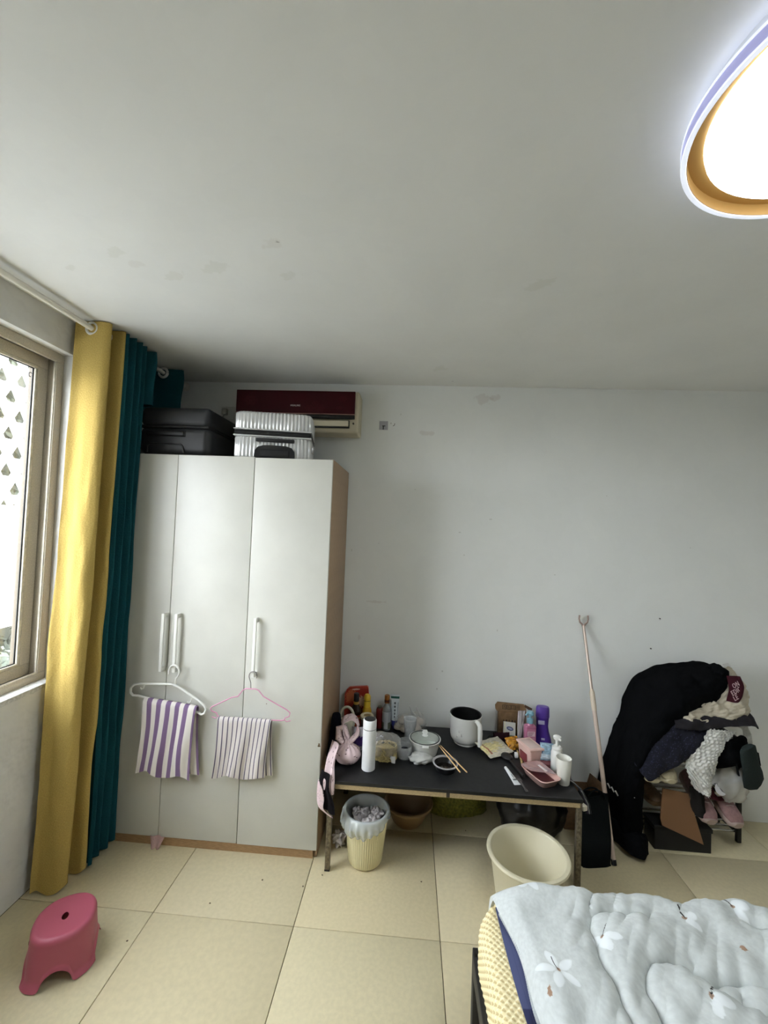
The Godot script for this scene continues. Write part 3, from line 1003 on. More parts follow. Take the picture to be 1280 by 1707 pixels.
func build_curtains() -> void:
	var rx := -1.515
	var ry := 2.528
	var rod := thing("curtain_rod", "white curtain rod below the ceiling along the window wall", "curtain rod", Vector3(rx, ry, -1.0))
	var wm := plain("rod_white", col(226, 222, 210), 0.35)
	part("rod", mb().tube([Vector3(0, 0, -1.66), Vector3(0, 0, 1.35)], 0.0125, 16), wm, rod)
	part("end_bracket", mb().lathe([Vector2(0.0, 0.0), Vector2(0.026, 0.0), Vector2(0.03, 0.006), Vector2(0.026, 0.02), Vector2(0.016, 0.026), Vector2(0.0, 0.028)], 20, Vector3.ZERO), wm, rod).transform = Transform3D(Basis(Vector3.RIGHT, PI / 2), Vector3(0, 0, -1.68))
	part("wall_bracket", mb().rbox(Vector3(-0.055, 0, 1.25), Vector3(0.1, 0.014, 0.014), 0.003, 1).rbox(Vector3(-0.1, 0, 1.25), Vector3(0.008, 0.05, 0.03), 0.002, 1), wm, rod)
	var yellow := cloth("curtain_yellow", col(208, 180, 104), 6.0)
	yellow.backlight_enabled = true
	yellow.backlight = Color(0.18, 0.14, 0.05)
	var teal := cloth("curtain_teal", col(32, 88, 98), 6.0)
	var ring := func(parent: Node3D, z: float, x := 0.0) -> void:
		var pts := []
		for k in 25:
			var a := TAU * k / 24
			pts.append(Vector3(rx + x + 0.026 * cos(a), ry + 0.026 * sin(a), z))
		var q := part("eyelet", mb().tube(pts, 0.0085, 8, false), plain("eyelet_white", col(224, 222, 214), 0.3), parent, "white eyelet ring")
		q.position = -parent.position
	# cross-sections of the folds, seen from above (x, z)
	var top_y := [Vector3(-1.590, 0, -1.842), Vector3(-1.555, 0, -1.852), Vector3(-1.50, 0, -1.848), Vector3(-1.455, 0, -1.852), Vector3(-1.438, 0, -1.872), Vector3(-1.47, 0, -1.895), Vector3(-1.55, 0, -1.905), Vector3(-1.57, 0, -1.925), Vector3(-1.50, 0, -1.94), Vector3(-1.435, 0, -1.945), Vector3(-1.428, 0, -1.957)]
	var bot_y := [Vector3(-1.585, 0, -1.775), Vector3(-1.555, 0, -1.792), Vector3(-1.515, 0, -1.79), Vector3(-1.475, 0, -1.80), Vector3(-1.462, 0, -1.835), Vector3(-1.49, 0, -1.865), Vector3(-1.55, 0, -1.875), Vector3(-1.57, 0, -1.89), Vector3(-1.51, 0, -1.905), Vector3(-1.462, 0, -1.91), Vector3(-1.452, 0, -1.925)]
	var folds := func(tp: Array, bt: Array, y0: float, y1: float, amp: float) -> Callable:
		return func(u: float, v: float) -> Vector3:
			var a := MB.spline(tp, u)
			var c := MB.spline(bt, u)
			var p := a.lerp(c, pow(v, 1.15))
			p.y = lerpf(y1, y0 + 0.012 * sin(u * 21.0) * 0.6, v)
			p.z += amp * nz.get_noise_2d(u * 300.0, v * 420.0) * smoothstep(0.05, 0.4, v)
			p.x += amp * 0.7 * nz.get_noise_2d(u * 300.0 + 900.0, v * 300.0) * smoothstep(0.05, 0.4, v)
			return p
	var yc := thing("curtain", "yellow curtain panel hanging in folds beside the window", "curtain", Vector3(rx, 0, -1.88))
	var f: Callable = folds.call(top_y, bot_y, 0.012, RH - 0.006, 0.009)
	part("fabric", mb().sheet(f, 90, 70, 0.0025), yellow, yc).position = -yc.position
	ring.call(yc, -1.852)
	ring.call(yc, -1.9)
	ring.call(yc, -1.942)
	# teal folds in front of the wardrobe
	var tp := []
	var bt := []
	for k in 7:
		var z := -1.957 - 0.0238 * k
		tp.append(Vector3(-1.43 if k % 2 == 0 else -1.575, 0, z))
		tp.append(Vector3(-1.423 if k % 2 == 0 else -1.582, 0, z - 0.008))
		var zb := -1.935 - 0.0265 * k
		bt.append(Vector3(-1.45 - 0.004 * (k % 3) if k % 2 == 0 else -1.575, 0, zb))
		bt.append(Vector3(-1.442 - 0.004 * (k % 3) if k % 2 == 0 else -1.582, 0, zb - 0.010))
	var tc := thing("curtain", "dark teal curtain panel bunched between the yellow curtain and wardrobe", "curtain", Vector3(rx, 0, -2.05))
	f = folds.call(tp, bt, 0.015, RH - 0.012, 0.008)
	part("fabric", mb().sheet(f, 140, 50, 0.0025), teal, tc).position = -tc.position
	# the rest of the teal panel is pushed up onto the wardrobe top
	var rows := []
	for q in [[-1.6, -2.14], [-1.5, -2.155], [-1.418, -2.166], [-1.412, -2.18], [-1.45, -2.2], [-1.55, -2.24], [-1.598, -2.3], [-1.6, -2.37], [-1.57, -2.405], [-1.5, -2.42], [-1.415, -2.432], [-1.405, -2.442]]:
		rows.append([Vector3(q[0], RH - 0.014, q[1]), Vector3(q[0] + 0.004, 2.48, q[1] - 0.004), Vector3(q[0] - 0.006, 2.37, q[1]), Vector3(q[0] * 0.9 - 0.151, 2.264, q[1] - 0.006)])
	part("gathered_end", mb().patch(rows, 90, 20, 0.0025), teal, tc).position = -tc.position
	for z in [-1.99, -2.05, -2.153, -2.418]:
		ring.call(tc, z)

func build_cases() -> void:
	# dark suitcase lying on its back
	var dk := plain("case_dark", col(33, 34, 36), 0.5)
	var t := thing("suitcase", "large dark grey hard suitcase lying on the wardrobe beside the curtain", "suitcase", Vector3(-1.275, 1.99, -2.385))
	part("lower_shell", mb().rbox(Vector3(0, 0.082, 0), Vector3(0.39, 0.148, 0.46), 0.035, 4), dk, t)
	part("upper_shell", mb().rbox(Vector3(0, 0.21, 0), Vector3(0.39, 0.108, 0.46), 0.035, 4), dk, t)
	part("zip_band", mb().rbox(Vector3(0, 0.157, 0), Vector3(0.38, 0.016, 0.452), 0.006, 2), plain("case_zip", col(14, 14, 15), 0.7), t)
	part("carry_handle", mb().rbox(Vector3(-0.04, 0.118, 0.2325), Vector3(0.2, 0.026, 0.016), 0.008, 3), plain("case_black", col(18, 18, 19), 0.45), t)
	part("handle_recess", mb().rbox(Vector3(-0.04, 0.118, 0.2285), Vector3(0.215, 0.034, 0.008), 0.004, 2), plain("case_zip", col(14, 14, 15), 0.7), t)
	var pts := []
	for q in [[-0.14, 0.012], [-0.14, 0.05], [-0.128, 0.06], [0.0, 0.058], [0.045, 0.056], [0.055, 0.044], [0.062, 0.012]]:
		pts.append(Vector3(q[0], q[1] + 0.004, 0.232))
	part("trolley_handle", mb().tube(pts, 0.0045, 8), plain("case_black", col(18, 18, 19), 0.45), t)
	for x in [-0.15, 0.15]:
		for z in [-0.18, 0.18]:
			part("foot", mb().rbox(Vector3(x, 0.006, z), Vector3(0.03, 0.012, 0.03), 0.004, 1), plain("case_black", col(18, 18, 19), 0.45), t)
	# silver ribbed suitcase
	var sv := plain("case_silver", col(214, 215, 214), 0.24, 0.35)
	t = thing("suitcase", "silver ribbed suitcase with black zip band lying on the wardrobe top", "suitcase", Vector3(-0.772, 1.99, -2.335), deg_to_rad(10))
	var ribbed := func(y0: float, y1: float) -> MB:
		# rounded rectangle outline with ribs, lofted
		var rs := []
		var hx := 0.2
		var hz := 0.16
		var n := 320
		var ys := [[y0, 0.012], [y0 + 0.004, 0.003], [y0 + 0.012, 0.0], [y1 - 0.016, 0.0], [y1 - 0.008, 0.004], [y1 - 0.002, 0.012], [y1, 0.022], [y1 + 0.002, 0.1]]
		for yy in ys:
			var ring := []
			for k in n:
				var a := -TAU * k / n
				var c := cos(a)
				var s := sin(a)
				var e := pow(pow(absf(c), 10.0) + pow(absf(s), 10.0), -0.1)
				var p := Vector3(c * e * hx, yy[0], s * e * hz)
				var along: float = p.x if absf(s) > absf(c) * hx / hz * 0.8 else p.z
				var rib := 0.0042 * sin(along / 0.019 * TAU)
				var sc: float = 1.0 - yy[1] / 0.2
				p.x *= sc
				p.z *= 1.0 - yy[1] / 0.16
				p += Vector3(c, 0, s).normalized() * rib
				ring.append(p)
			rs.append(ring)
		return mb().rings(rs)
	part("lower_shell", ribbed.call(0.0, 0.122), sv, t)
	part("upper_shell", ribbed.call(0.15, 0.252), sv, t)
	part("zip_band", mb().rbox(Vector3(0, 0.137, 0), Vector3(0.402, 0.026, 0.322), 0.012, 3), plain("case_zip", col(14, 14, 15), 0.7), t, "black zip band")
	part("edge_trim", mb().rbox(Vector3(0, 0.154, 0), Vector3(0.406, 0.007, 0.326), 0.003, 2).rbox(Vector3(0, 0.12, 0), Vector3(0.406, 0.007, 0.326), 0.003, 2), sv, t)
	part("carry_handle", mb().rbox(Vector3(0.015, 0.098, 0.168), Vector3(0.2, 0.02, 0.012), 0.005, 2), plain("case_black", col(18, 18, 19), 0.45), t)
	var poly := []
	for k in 13:
		var a := PI * k / 12
		var e := pow(pow(absf(cos(a)), 4.0) + pow(absf(sin(a)), 4.0), -0.25)
		poly.append(Vector2(0.015 + 0.105 * cos(a) * e, 0.07 * sin(a) * e))
	part("handle_housing", mb().prism(poly, 0.012, Transform3D(Basis(), Vector3(0, 0.002, 0.166))), plain("case_black", col(18, 18, 19), 0.45), t, "black telescopic handle housing")
	part("housing_panel", mb().rbox(Vector3(0.015, 0.028, 0.172), Vector3(0.15, 0.04, 0.01), 0.004, 2), plain("case_zip", col(14, 14, 15), 0.7), t)
	part("lock", mb().rbox(Vector3(0.203, 0.07, 0.09), Vector3(0.012, 0.04, 0.022), 0.003, 2), plain("chrome", col(200, 200, 204), 0.15, 1.0), t, "chrome lock")

func build_conditioner() -> void:
	var x0 := -1.1
	var x1 := -0.336
	var zf := -2.5
	var y0 := 2.215
	var y1 := 2.47
	var t := thing("air_conditioner", "wall air conditioner with dark red glossy front and cream casing", "air conditioner", Vector3((x0 + x1) / 2, y0, RZ0))
	var w := x1 - x0
	var cream := plain("ac_cream", col(196, 186, 160), 0.5)
	var d := zf - RZ0
	part("casing", mb().rbox(Vector3(0, (y1 - y0) / 2, d / 2 - 0.012), Vector3(w, y1 - y0, d - 0.024), 0.014, 3), cream, t)
	var im := canvas(512, 128, col(54, 6, 13))
	for s in [[60, 60, 34], [318, 100, 24], [362, 96, 26], [462, 40, 20], [446, 96, 16], [344, 70, 18]]:
		for k in 6:
			var a := TAU * k / 6.0
			spot(im, s[0] + cos(a) * s[2] * 0.6, s[1] + sin(a) * s[2] * 0.6, s[2] * 0.34, s[2] * 0.34, col(68, 18, 26), 0.6)
		spot(im, s[0], s[1], s[2] * 0.25, s[2] * 0.25, col(76, 24, 32), 0.6)
	var red := pictured("ac_red", im, 0.4)
	red.metallic_specular = 0.25
	var b := mb()
	b.rbox(Vector3(-0.008, 0.178, d - 0.006), Vector3(w - 0.03, 0.138, 0.012), 0.003, 2)
	b.quad(Vector3(-w / 2 + 0.011, 0.112, d + 0.0004), Vector3(w / 2 - 0.027, 0.112, d + 0.0004), Vector3(w / 2 - 0.027, 0.244, d + 0.0004), Vector3(-w / 2 + 0.011, 0.244, d + 0.0004))
	part("front_panel", b, red, t, "dark red front panel with faint flower print")
	part("panel_strip", mb().box(Vector3(-0.008, 0.107, d - 0.004), Vector3(w - 0.03, 0.004, 0.012)), plain("ac_trim", col(150, 110, 100), 0.4), t)
	part("display_band", mb().rbox(Vector3(-0.008, 0.092, d - 0.008), Vector3(w - 0.03, 0.026, 0.012), 0.003, 1), plain("ac_black", col(10, 10, 11), 0.2), t, "black band")
	part("air_outlet", mb().box(Vector3(-0.01, 0.05, d - 0.016), Vector3(w - 0.09, 0.046, 0.012)), plain("ac_slot", col(34, 32, 28), 0.8), t)
	part("louvre", mb().rbox(Vector3(-0.012, 0.053, d - 0.009), Vector3(w - 0.096, 0.036, 0.01), 0.003, 1, Basis(Vector3.RIGHT, -0.12)), plain("ac_louvre", col(204, 195, 170), 0.45), t)
	part("screw_cover", mb().tube([Vector3(w / 2 - 0.03, 0.055, d - 0.016), Vector3(w / 2 - 0.03, 0.055, d - 0.009)], 0.006, 12), plain("ac_dark", col(60, 54, 44), 0.6), t)
	var tm := TextMesh.new()
	tm.text = "HUALING"
	tm.font_size = 16
	tm.pixel_size = 0.00085
	tm.depth = 0.0008
	part_mesh("lettering", tm, plain("ac_letter", col(214, 206, 202), 0.4), t, "small pale maker's name").position = Vector3(-0.005, 0.156, d + 0.001)
	# socket and plug beside it
	var s := thing("wall_socket", "white wall socket with a plugged-in cable left of the air conditioner", "socket", Vector3(-1.222, 2.358, RZ0))
	part("plate", mb().rbox(Vector3(0, 0, 0.006), Vector3(0.086, 0.086, 0.012), 0.003, 2), plain("socket_white", col(206, 206, 200), 0.4), s)
	part("plug", mb().rbox(Vector3(-0.012, 0.006, 0.022), Vector3(0.034, 0.04, 0.03), 0.006, 2), plain("plug_grey", col(150, 150, 144), 0.5), s)
	part("cable", mb().tube([Vector3(-0.012, -0.01, 0.03), Vector3(-0.022, -0.04, 0.034), Vector3(-0.025, -0.1, 0.02), Vector3(-0.02, -0.36, 0.008)], 0.0035, 8), plain("cable_grey", col(150, 150, 146), 0.5), s)
	# sticky hook on the wall
	var h := thing("wall_hook", "small grey adhesive hook plate on the wall near the air conditioner", "hook", Vector3(-0.195, 2.303, RZ0))
	part("plate", mb().rbox(Vector3(0, 0, 0.0015), Vector3(0.056, 0.056, 0.003), 0.001, 1), plain("hook_plate", col(168, 166, 170), 0.35), h)
	part("peg", mb().rbox(Vector3(0.002, -0.004, 0.006), Vector3(0.02, 0.005, 0.006), 0.002, 1).rbox(Vector3(-0.001, -0.016, 0.007), Vector3(0.006, 0.024, 0.008), 0.002, 1), plain("hook_black", col(34, 34, 32), 0.5), h, "black T shaped peg")
	one("wall_nail", mb().tube([Vector3(0.004, 0.014, 0), Vector3(0.005, 0.012, 0.008), Vector3(0.002, 0.0, 0.009), Vector3(-0.006, -0.003, 0.008)], 0.0018, 6), plain("nail_dark", col(70, 66, 60), 0.5, 0.5), "tiny bent nail in the wall right of the hook plate", "nail", Vector3(-0.128, 2.303, RZ0))
	for p in [[1.53, 1.163], [1.48, 0.98]]:
		one("wall_screw", mb().lathe([Vector2(0.0035, 0.0), Vector2(0.0035, 0.006), Vector2(0.0, 0.007)], 8), plain("nail_dark", col(70, 66, 60), 0.5, 0.5), "tiny dark screw left in the bare wall above the black clothes" if p[1] > 1.1 else "lower tiny screw in the wall just above the black clothes", "screw", Vector3(p[0], p[1], RZ0)).rotation = Vector3(PI / 2, 0, 0)

func build_hangers() -> void:
	var zf := -2.117
	# white plastic hanger on the second handle
	var wh := plain("hanger_white", col(226, 225, 218), 0.35)
	var t := thing("coat_hanger", "white plastic hanger hooked on the wardrobe handle holding a wide-striped towel", "hanger", Vector3(-1.164, 0.885, zf + 0.034))
	var hook := []
	for k in 13:
		var a := deg_to_rad(200 - k * 22)
		hook.append(Vector3(0.004 + 0.027 * cos(a), 0.0 + 0.034 * sin(a), 0.004))
	hook.append(Vector3(0.012, -0.06, 0.0))
	part("hook", mb().tube(hook, 0.0048, 8), wh, t)
	var tilt := deg_to_rad(-7.5)
	var bar := func(pts: Array, r: float, turn := tilt) -> MB:
		var l := []
		for p in pts:
			l.append(Basis(Vector3(0, 0, 1), turn) * Vector3(p[0], p[1], 0.0) + Vector3(0, 0, 0.002))
		return mb().tube(l, r, 8)
	part("shoulder", bar.call([[0.006, -0.062], [-0.03, -0.068], [-0.16, -0.092], [-0.19, -0.102], [-0.204, -0.122], [-0.2, -0.145], [-0.186, -0.156], [-0.16, -0.152]], 0.006), wh, t)
	part("shoulder", bar.call([[0.006, -0.062], [0.04, -0.07], [0.15, -0.112], [0.186, -0.132], [0.2, -0.15], [0.196, -0.172], [0.182, -0.18], [0.166, -0.174]], 0.006), wh, t)
	part("trouser_bar", bar.call([[-0.16, -0.152], [0.166, -0.174]], 0.006), wh, t)
	for s in [[-0.135, -0.09], [0.118, -0.11]]:
		part("notch_hook", bar.call([[s[0], s[1]], [s[0] - 0.002, s[1] - 0.02], [s[0] - 0.012, s[1] - 0.028], [s[0] - 0.02, s[1] - 0.02]], 0.0035), wh, t)
	# towel with wide purple stripes
	var im := canvas(220, 16, col(226, 220, 212))
	var pur := col(126, 102, 136)
	for k in 5:
		im.fill_rect(Rect2i(16 + k * 38, 0, 19, 16), pur)
	im.fill_rect(Rect2i(212, 0, 8, 16), pur)
	var tm := pictured("towel_wide_stripes", im, 0.98)
	var bx0 := -1.164 - 0.148
	var draped := func(x0: float, x1: float, yl: float, yr: float, fl: float, bl: float, z: float, skew: float, gap: float, sd: float) -> Callable:
		return func(u: float, v: float) -> Vector3:
			var L := fl + bl
			var s := v * L - bl
			var x := lerpf(x0, x1, u)
			var y := lerpf(yl, yr, u)
			var hang := absf(s)
			var wave := nz.get_noise_2d(u * 260.0 + sd, hang * 180.0) * 0.016 * clampf(hang * 4.0, 0.0, 1.0) + 0.006 * sin(u * 14.0 + sd + hang * 3.0) * clampf(hang * 5.0, 0.0, 1.0)
			var front := s > 0.0
			var zz := z + (gap if front else -gap) * clampf(hang / 0.015, 0.0, 1.0) + (maxf(wave, -0.006) if front else wave * 0.3)
			x += (skew * hang if front else (0.05 - skew) * hang * 0.6) + 0.006 * sin(hang * 9.0 + u * 3.0)
			y -= hang
			y -= 0.012 * sin(u * 11.0 + sd) * clampf(hang * 2.5, 0.0, 1.0) if front else 0.0
			return Vector3(x, y + 0.005, zz)
	var f: Callable = draped.call(bx0 + 0.008, bx0 + 0.282, 0.748, 0.722, 0.362, 0.35, zf + 0.038, -0.05, 0.012, 2.0)
	one("towel", mb().sheet(f, 60, 60, 0.004), tm, "towel with wide purple and white stripes on the white hanger", "towel")
	# pink wire hanger on the third handle
	var pk := plain("hanger_pink", col(206, 140, 170), 0.4)
	t = thing("coat_hanger", "thin pink wire hanger hooked on the wardrobe handle holding a thin-striped towel", "hanger", Vector3(-0.758, 0.885, zf + 0.034))
	hook = []
	for k in 11:
		var a := deg_to_rad(-20 + k * 21)
		hook.append(Vector3(0.004 + 0.02 * cos(a), 0.002 + 0.024 * sin(a), 0.002))
	hook.append(Vector3(-0.006, -0.03, 0.001))
	hook.append(Vector3(-0.004, -0.062, 0.0))
	part("hook", mb().tube(hook, 0.0019, 7), plain("wire_grey", col(120, 112, 112), 0.3, 0.8), t)
	part("wire_frame", bar.call([[-0.15, -0.208], [-0.17, -0.2], [-0.176, -0.186], [-0.186, -0.182], [-0.2, -0.178], [-0.208, -0.166], [-0.2, -0.156], [-0.1, -0.106], [-0.07, -0.1], [-0.045, -0.068], [-0.03, -0.06], [0.02, -0.06], [0.035, -0.066], [0.06, -0.095], [0.18, -0.155], [0.196, -0.168], [0.192, -0.186], [0.172, -0.194], [0.166, -0.206], [0.15, -0.208], [-0.15, -0.208]], 0.0028, 0.02), pk, t)
	for s in [-1, 1]:
		part("notch_hook", bar.call([[0.168 * s, -0.2], [0.178 * s, -0.212], [0.2 * s, -0.206]], 0.0024, 0.02), pk, t)
	im = canvas(240, 16, col(206, 198, 192))
	for k in 12:
		im.fill_rect(Rect2i(2 + k * 21, 0, 4, 16), col(74, 66, 88))
	var tm2 := pictured("towel_thin_stripes", im, 0.98)
	var f2: Callable = draped.call(-0.758 - 0.16, -0.758 + 0.108, 0.678, 0.68, 0.29, 0.28, zf + 0.037, -0.06, 0.009, 7.0)
	var b := mb().sheet(f2, 60, 50, 0.004)
	one("towel", b, tm2, "small beige towel with thin dark stripes on the pink hanger", "towel")

func build_stool() -> void:
	var pink := plain("stool_pink", col(176, 86, 104), 0.42)
	var h := 0.152
	var t := thing("step_stool", "pink plastic step stool on the floor by the yellow curtain", "stool", Vector3(-1.24, 0, -1.558), deg_to_rad(30))
	var sup := func(a: float, hx: float, hz: float, e: float) -> Vector2:
		var c := cos(a)
		var s := sin(a)
		var k := pow(pow(absf(c), e) + pow(absf(s), e), -1.0 / e)
		return Vector2(c * k * hx, s * k * hz)
	var f := func(u: float, v: float) -> Vector3:
		var a := -TAU * u
		# 0..0.35 seat from the hole outwards, 0.35..0.5 rounded rim, rest the skirt with arches
		var side := maxf(absf(cos(a)), absf(sin(a)))
		if v < 0.35:
			var k := v / 0.35
			var q0 := Vector2(0.011 * cos(a), 0.017 * sin(a))
			var q1: Vector2 = sup.call(a, 0.084, 0.088, 2.3)
			var q := q0.lerp(q1, k)
			return Vector3(q.x, h - 0.004 * (1.0 - k), q.y)
		if v < 0.5:
			var k := (v - 0.35) / 0.15 * PI / 2
			var q: Vector2 = sup.call(a, 0.084 + 0.012 * sin(k), 0.088 + 0.012 * sin(k), 2.3)
			return Vector3(q.x, h - 0.012 * (1.0 - cos(k)), q.y)
		var k := (v - 0.5) / 0.5
		var arch := 0.0
		for q in 4:
			var d := absf(angle_difference(a, -q * PI / 2))
			var w := 0.5 if q % 2 == 0 else 0.42
			if d < w:
				arch = maxf(arch, sqrt(1.0 - pow(d / w, 2.0)))
		var yb := 0.003 + 0.05 * arch
		var y := lerpf(h - 0.012, yb, k)
		var g := (h - y) / h
		var out := 0.008 * g + 0.006 * smoothstep(0.86, 1.0, g) + 0.006 * smoothstep(0.8, 1.0, k) * smoothstep(0.0, 0.3, g)
		var leg := 0.008 * pow(absf(sin(2.0 * a)), 2.0) * smoothstep(0.2, 0.9, g)
		var q: Vector2 = sup.call(a, 0.096 + out + leg, 0.1 + out + leg, 2.3)
		return Vector3(q.x, y, q.y)
	part("shell", mb().sheet(f, 120, 48, 0.003, true), pink, t)
	part("side_slot", mb().rbox(Vector3(-0.0985, 0.108, 0.0), Vector3(0.006, 0.014, 0.05), 0.003, 2), plain("slot_dark", col(60, 22, 30), 0.8), t, "dark grip slot")

func crumple(r: Vector3, seed_: float, amp := 0.35, base_flat := true, freq := 90.0) -> MB:
	# crumpled lump resting on y = 0
	var f := func(d: Vector3) -> float:
		return 1.0 + amp * (absf(nz.get_noise_3d(d.x * freq + seed_ * 31.0, d.y * freq, d.z * freq + seed_ * 17.0)) * 2.2 - 0.45)
	var b := mb().blob(Vector3(0, r.y, 0), r, f, 26, 16)
	return b

func basin(called: String, label: String, at: Vector3, r0: float, r1: float, h: float, m: Material) -> Node3D:
	var t := thing(called, label, "basin", at)
	part("bowl", mb().lathe([Vector2(0.0, 0.001), Vector2(r0 * 0.9, 0.0), Vector2(r0, 0.006), Vector2(r0 + (r1 - r0) * 0.25, h * 0.2), Vector2(r1 - 0.004, h - 0.006), Vector2(r1, h - 0.002), Vector2(r1 + 0.0, h), Vector2(r1 - 0.007, h + 0.001), Vector2(r1 - 0.012, h - 0.006), Vector2(r0 + (r1 - r0) * 0.25 - 0.006, h * 0.2), Vector2(r0 - 0.008, 0.012), Vector2(r0 * 0.85, 0.006), Vector2(0.0, 0.006)], 64), m, t)
	part("rim", mb().lathe([Vector2(r1 - 0.004, h - 0.012), Vector2(r1 + 0.008, h - 0.012), Vector2(r1 + 0.011, h - 0.004), Vector2(r1 + 0.008, h + 0.003), Vector2(r1, h + 0.005), Vector2(r1 - 0.008, h + 0.002)], 64), m, t, "rolled rim")
	return t

func build_floor_things() -> void:
	# waste bin
	var cream := plain("bin_cream", col(222, 212, 168), 0.45)
	var t := thing("waste_bin", "ribbed cream waste bin lined with a pale plastic bag under the table edge", "bin", Vector3(-0.165, 0, -2.145))
	var H := 0.245
	var rb := func(a: float, r: float, y: float) -> float:
		return r + (0.0028 * absf(sin(a * 27.0)) if r > 0.05 and y > 0.012 and y < H - 0.02 else 0.0)
	part("body", mb().lathe([Vector2(0.0, 0.0), Vector2(0.07, 0.0), Vector2(0.079, 0.006), Vector2(0.082, 0.014), Vector2(0.104, H - 0.02), Vector2(0.105, H - 0.012), Vector2(0.11, H - 0.008), Vector2(0.11, H), Vector2(0.104, H + 0.002), Vector2(0.1, H - 0.01), Vector2(0.078, 0.016), Vector2(0.0, 0.012)], 272, Vector3.ZERO, rb), cream, t)
	var bagm := clear("bin_bag", col(216, 223, 226), 0.36, 0.25)
	var lin := func(u: float, v: float) -> Vector3:
		var a := -TAU * u
		var fr := clampf(cos(a - 2.2) * 0.75 + 0.35, 0.1, 1.1)
		if v < 0.45:
			var k := v / 0.45
			var r := lerpf(0.09, 0.1, k) + 0.003 * nz.get_noise_2d(u * 900.0, v * 200.0)
			return Vector3(cos(a) * r, lerpf(H - 0.11, H + 0.004, k), sin(a) * r)
		if v < 0.55:
			var k := (v - 0.45) / 0.1
			return Vector3(cos(a) * lerpf(0.1, 0.115, k), H + 0.004 + 0.004 * sin(k * PI), sin(a) * lerpf(0.1, 0.115, k))
		var k := (v - 0.55) / 0.45
		var drop := k * (0.02 + 0.055 * fr)
		var r := 0.115 + 0.012 * sin(k * PI) * fr + 0.008 * sin(u * TAU * 23.0) * k * fr + 0.012 * nz.get_noise_2d(u * 700.0, k * 150.0) * k
		r = maxf(r, 0.113 - 0.1 * drop)
		return Vector3(cos(a) * r, H + 0.004 - drop + 0.006 * sin(u * TAU * 9.0) * k, sin(a) * r)
	part("liner_bag", mb().sheet(lin, 150, 30, 0.0008, true), bagm, t, "pale bluish plastic liner folded over the rim")
	var tis := cloth("tissue_white", col(216, 208, 206))
	var k := 0
	for p in [[-0.04, 0.02, 0.03], [0.03, 0.045, 0.034], [0.05, -0.01, 0.03], [-0.01, -0.03, 0.036], [-0.055, -0.035, 0.026], [0.0, 0.055, 0.026], [0.035, -0.05, 0.03], [-0.06, 0.05, 0.022]]:
		one("crumpled_tissue", crumple(Vector3(p[2], p[2] * 0.8, p[2]) * 0.85, 3.0 + k, 0.6), tis, "crumpled white tissue among others in the waste bin", "tissue", Vector3(-0.165 + p[0], H - 0.068 + 0.012 * (k % 3), -2.145 + p[1]), k * 1.1, "tissues in the waste bin")
		k += 1
	# bed of waste beneath the tissues so that they rest on something
	part("waste_bed", mb().lathe([Vector2(0.0, H - 0.062), Vector2(0.06, H - 0.065), Vector2(0.096, H - 0.07)], 24), plain("waste_dark", col(96, 92, 88), 0.95), t)
	one("crumpled_tissue", crumple(Vector3(0.03, 0.034, 0.026), 19.0, 0.7), tis, "crumpled white tissue on the floor behind the metal table leg", "tissue", Vector3(-0.305, 0, -2.225), 0.4)
	basin("small_basin", "small tan basin in the shadow under the table", Vector3(0.045, 0, -2.44), 0.075, 0.128, 0.115, plain("basin_tan", col(150, 122, 84), 0.5))
	basin("wash_basin", "large cream round basin on the floor in front of the table", Vector3(0.575, 0, -1.965), 0.125, 0.168, 0.235, plain("basin_cream", col(216, 208, 178), 0.42))
	# yellow green bag far under the table
	var f := func(u: float, v: float) -> Vector3:
		var a := -TAU * u
		var y := v * 0.17
		var e := 1.0 - 0.55 * pow(v, 2.2)
		var w := 1.0 + 0.18 * nz.get_noise_3d(cos(a) * 80.0, v * 160.0, sin(a) * 80.0)
		return Vector3(cos(a) * 0.17 * e * w, y * (1.0 + 0.15 * sin(a * 3.0)), sin(a) * 0.075 * e * w)
	one("shopping_bag", mb().sheet(f, 48, 20, 0.0015, true), grain("bag_lime", col(166, 164, 62), 0.6, 6.0, "strong"), "slumped yellow-green bag against the wall under the table", "bag", Vector3(0.34, 0, -2.575), 0.12)
	# black bag under the table end
	var fb := func(d: Vector3) -> float:
		return 1.0 + 0.28 * nz.get_noise_3d(d.x * 110.0, d.y * 110.0 + 400.0, d.z * 110.0)
	var bt := thing("black_bag", "slumped black plastic bag in the dark under the table end", "bag", Vector3(0.715, 0, -2.43))
	part("body", mb().blob(Vector3(0, 0.17, 0), Vector3(0.18, 0.17, 0.16), fb, 36, 24), plain("bag_black_gloss", col(12, 12, 15), 0.35), bt)
	part("tied_top", mb().tube([Vector3(0.0, 0.31, 0.0), Vector3(-0.02, 0.345, 0.02), Vector3(-0.06, 0.36, 0.05)], [0.03, 0.018, 0.03], 10), plain("bag_black_gloss", col(12, 12, 15), 0.35), bt)
	# tote bag beside the right legs
	var tm := cloth("tote_black", col(20, 24, 25))
	t = thing("tote_bag", "flat black tote bag standing beside the right table leg", "bag", Vector3(0.985, 0, -2.265), deg_to_rad(10))
	f = func(u: float, v: float) -> Vector3:
		var a := -TAU * u
		var c := cos(a)
		var s := sin(a)
		var e := pow(pow(absf(c), 5.0) + pow(absf(s), 5.0), -0.2)
		var dep := lerpf(0.045, 0.022, v)
		var y := 0.33 * v
		return Vector3(c * e * 0.078 * (1.0 + 0.03 * sin(v * 4.0)), y + 0.008 * sin(a * 2.0) * v, s * e * dep + 0.008 * sin(v * 5.0))
	part("body", mb().sheet(f, 56, 22, 0.003, true), tm, t)
	part("base", mb().box(Vector3(0, 0.004, 0), Vector3(0.148, 0.006, 0.08)), tm, t)
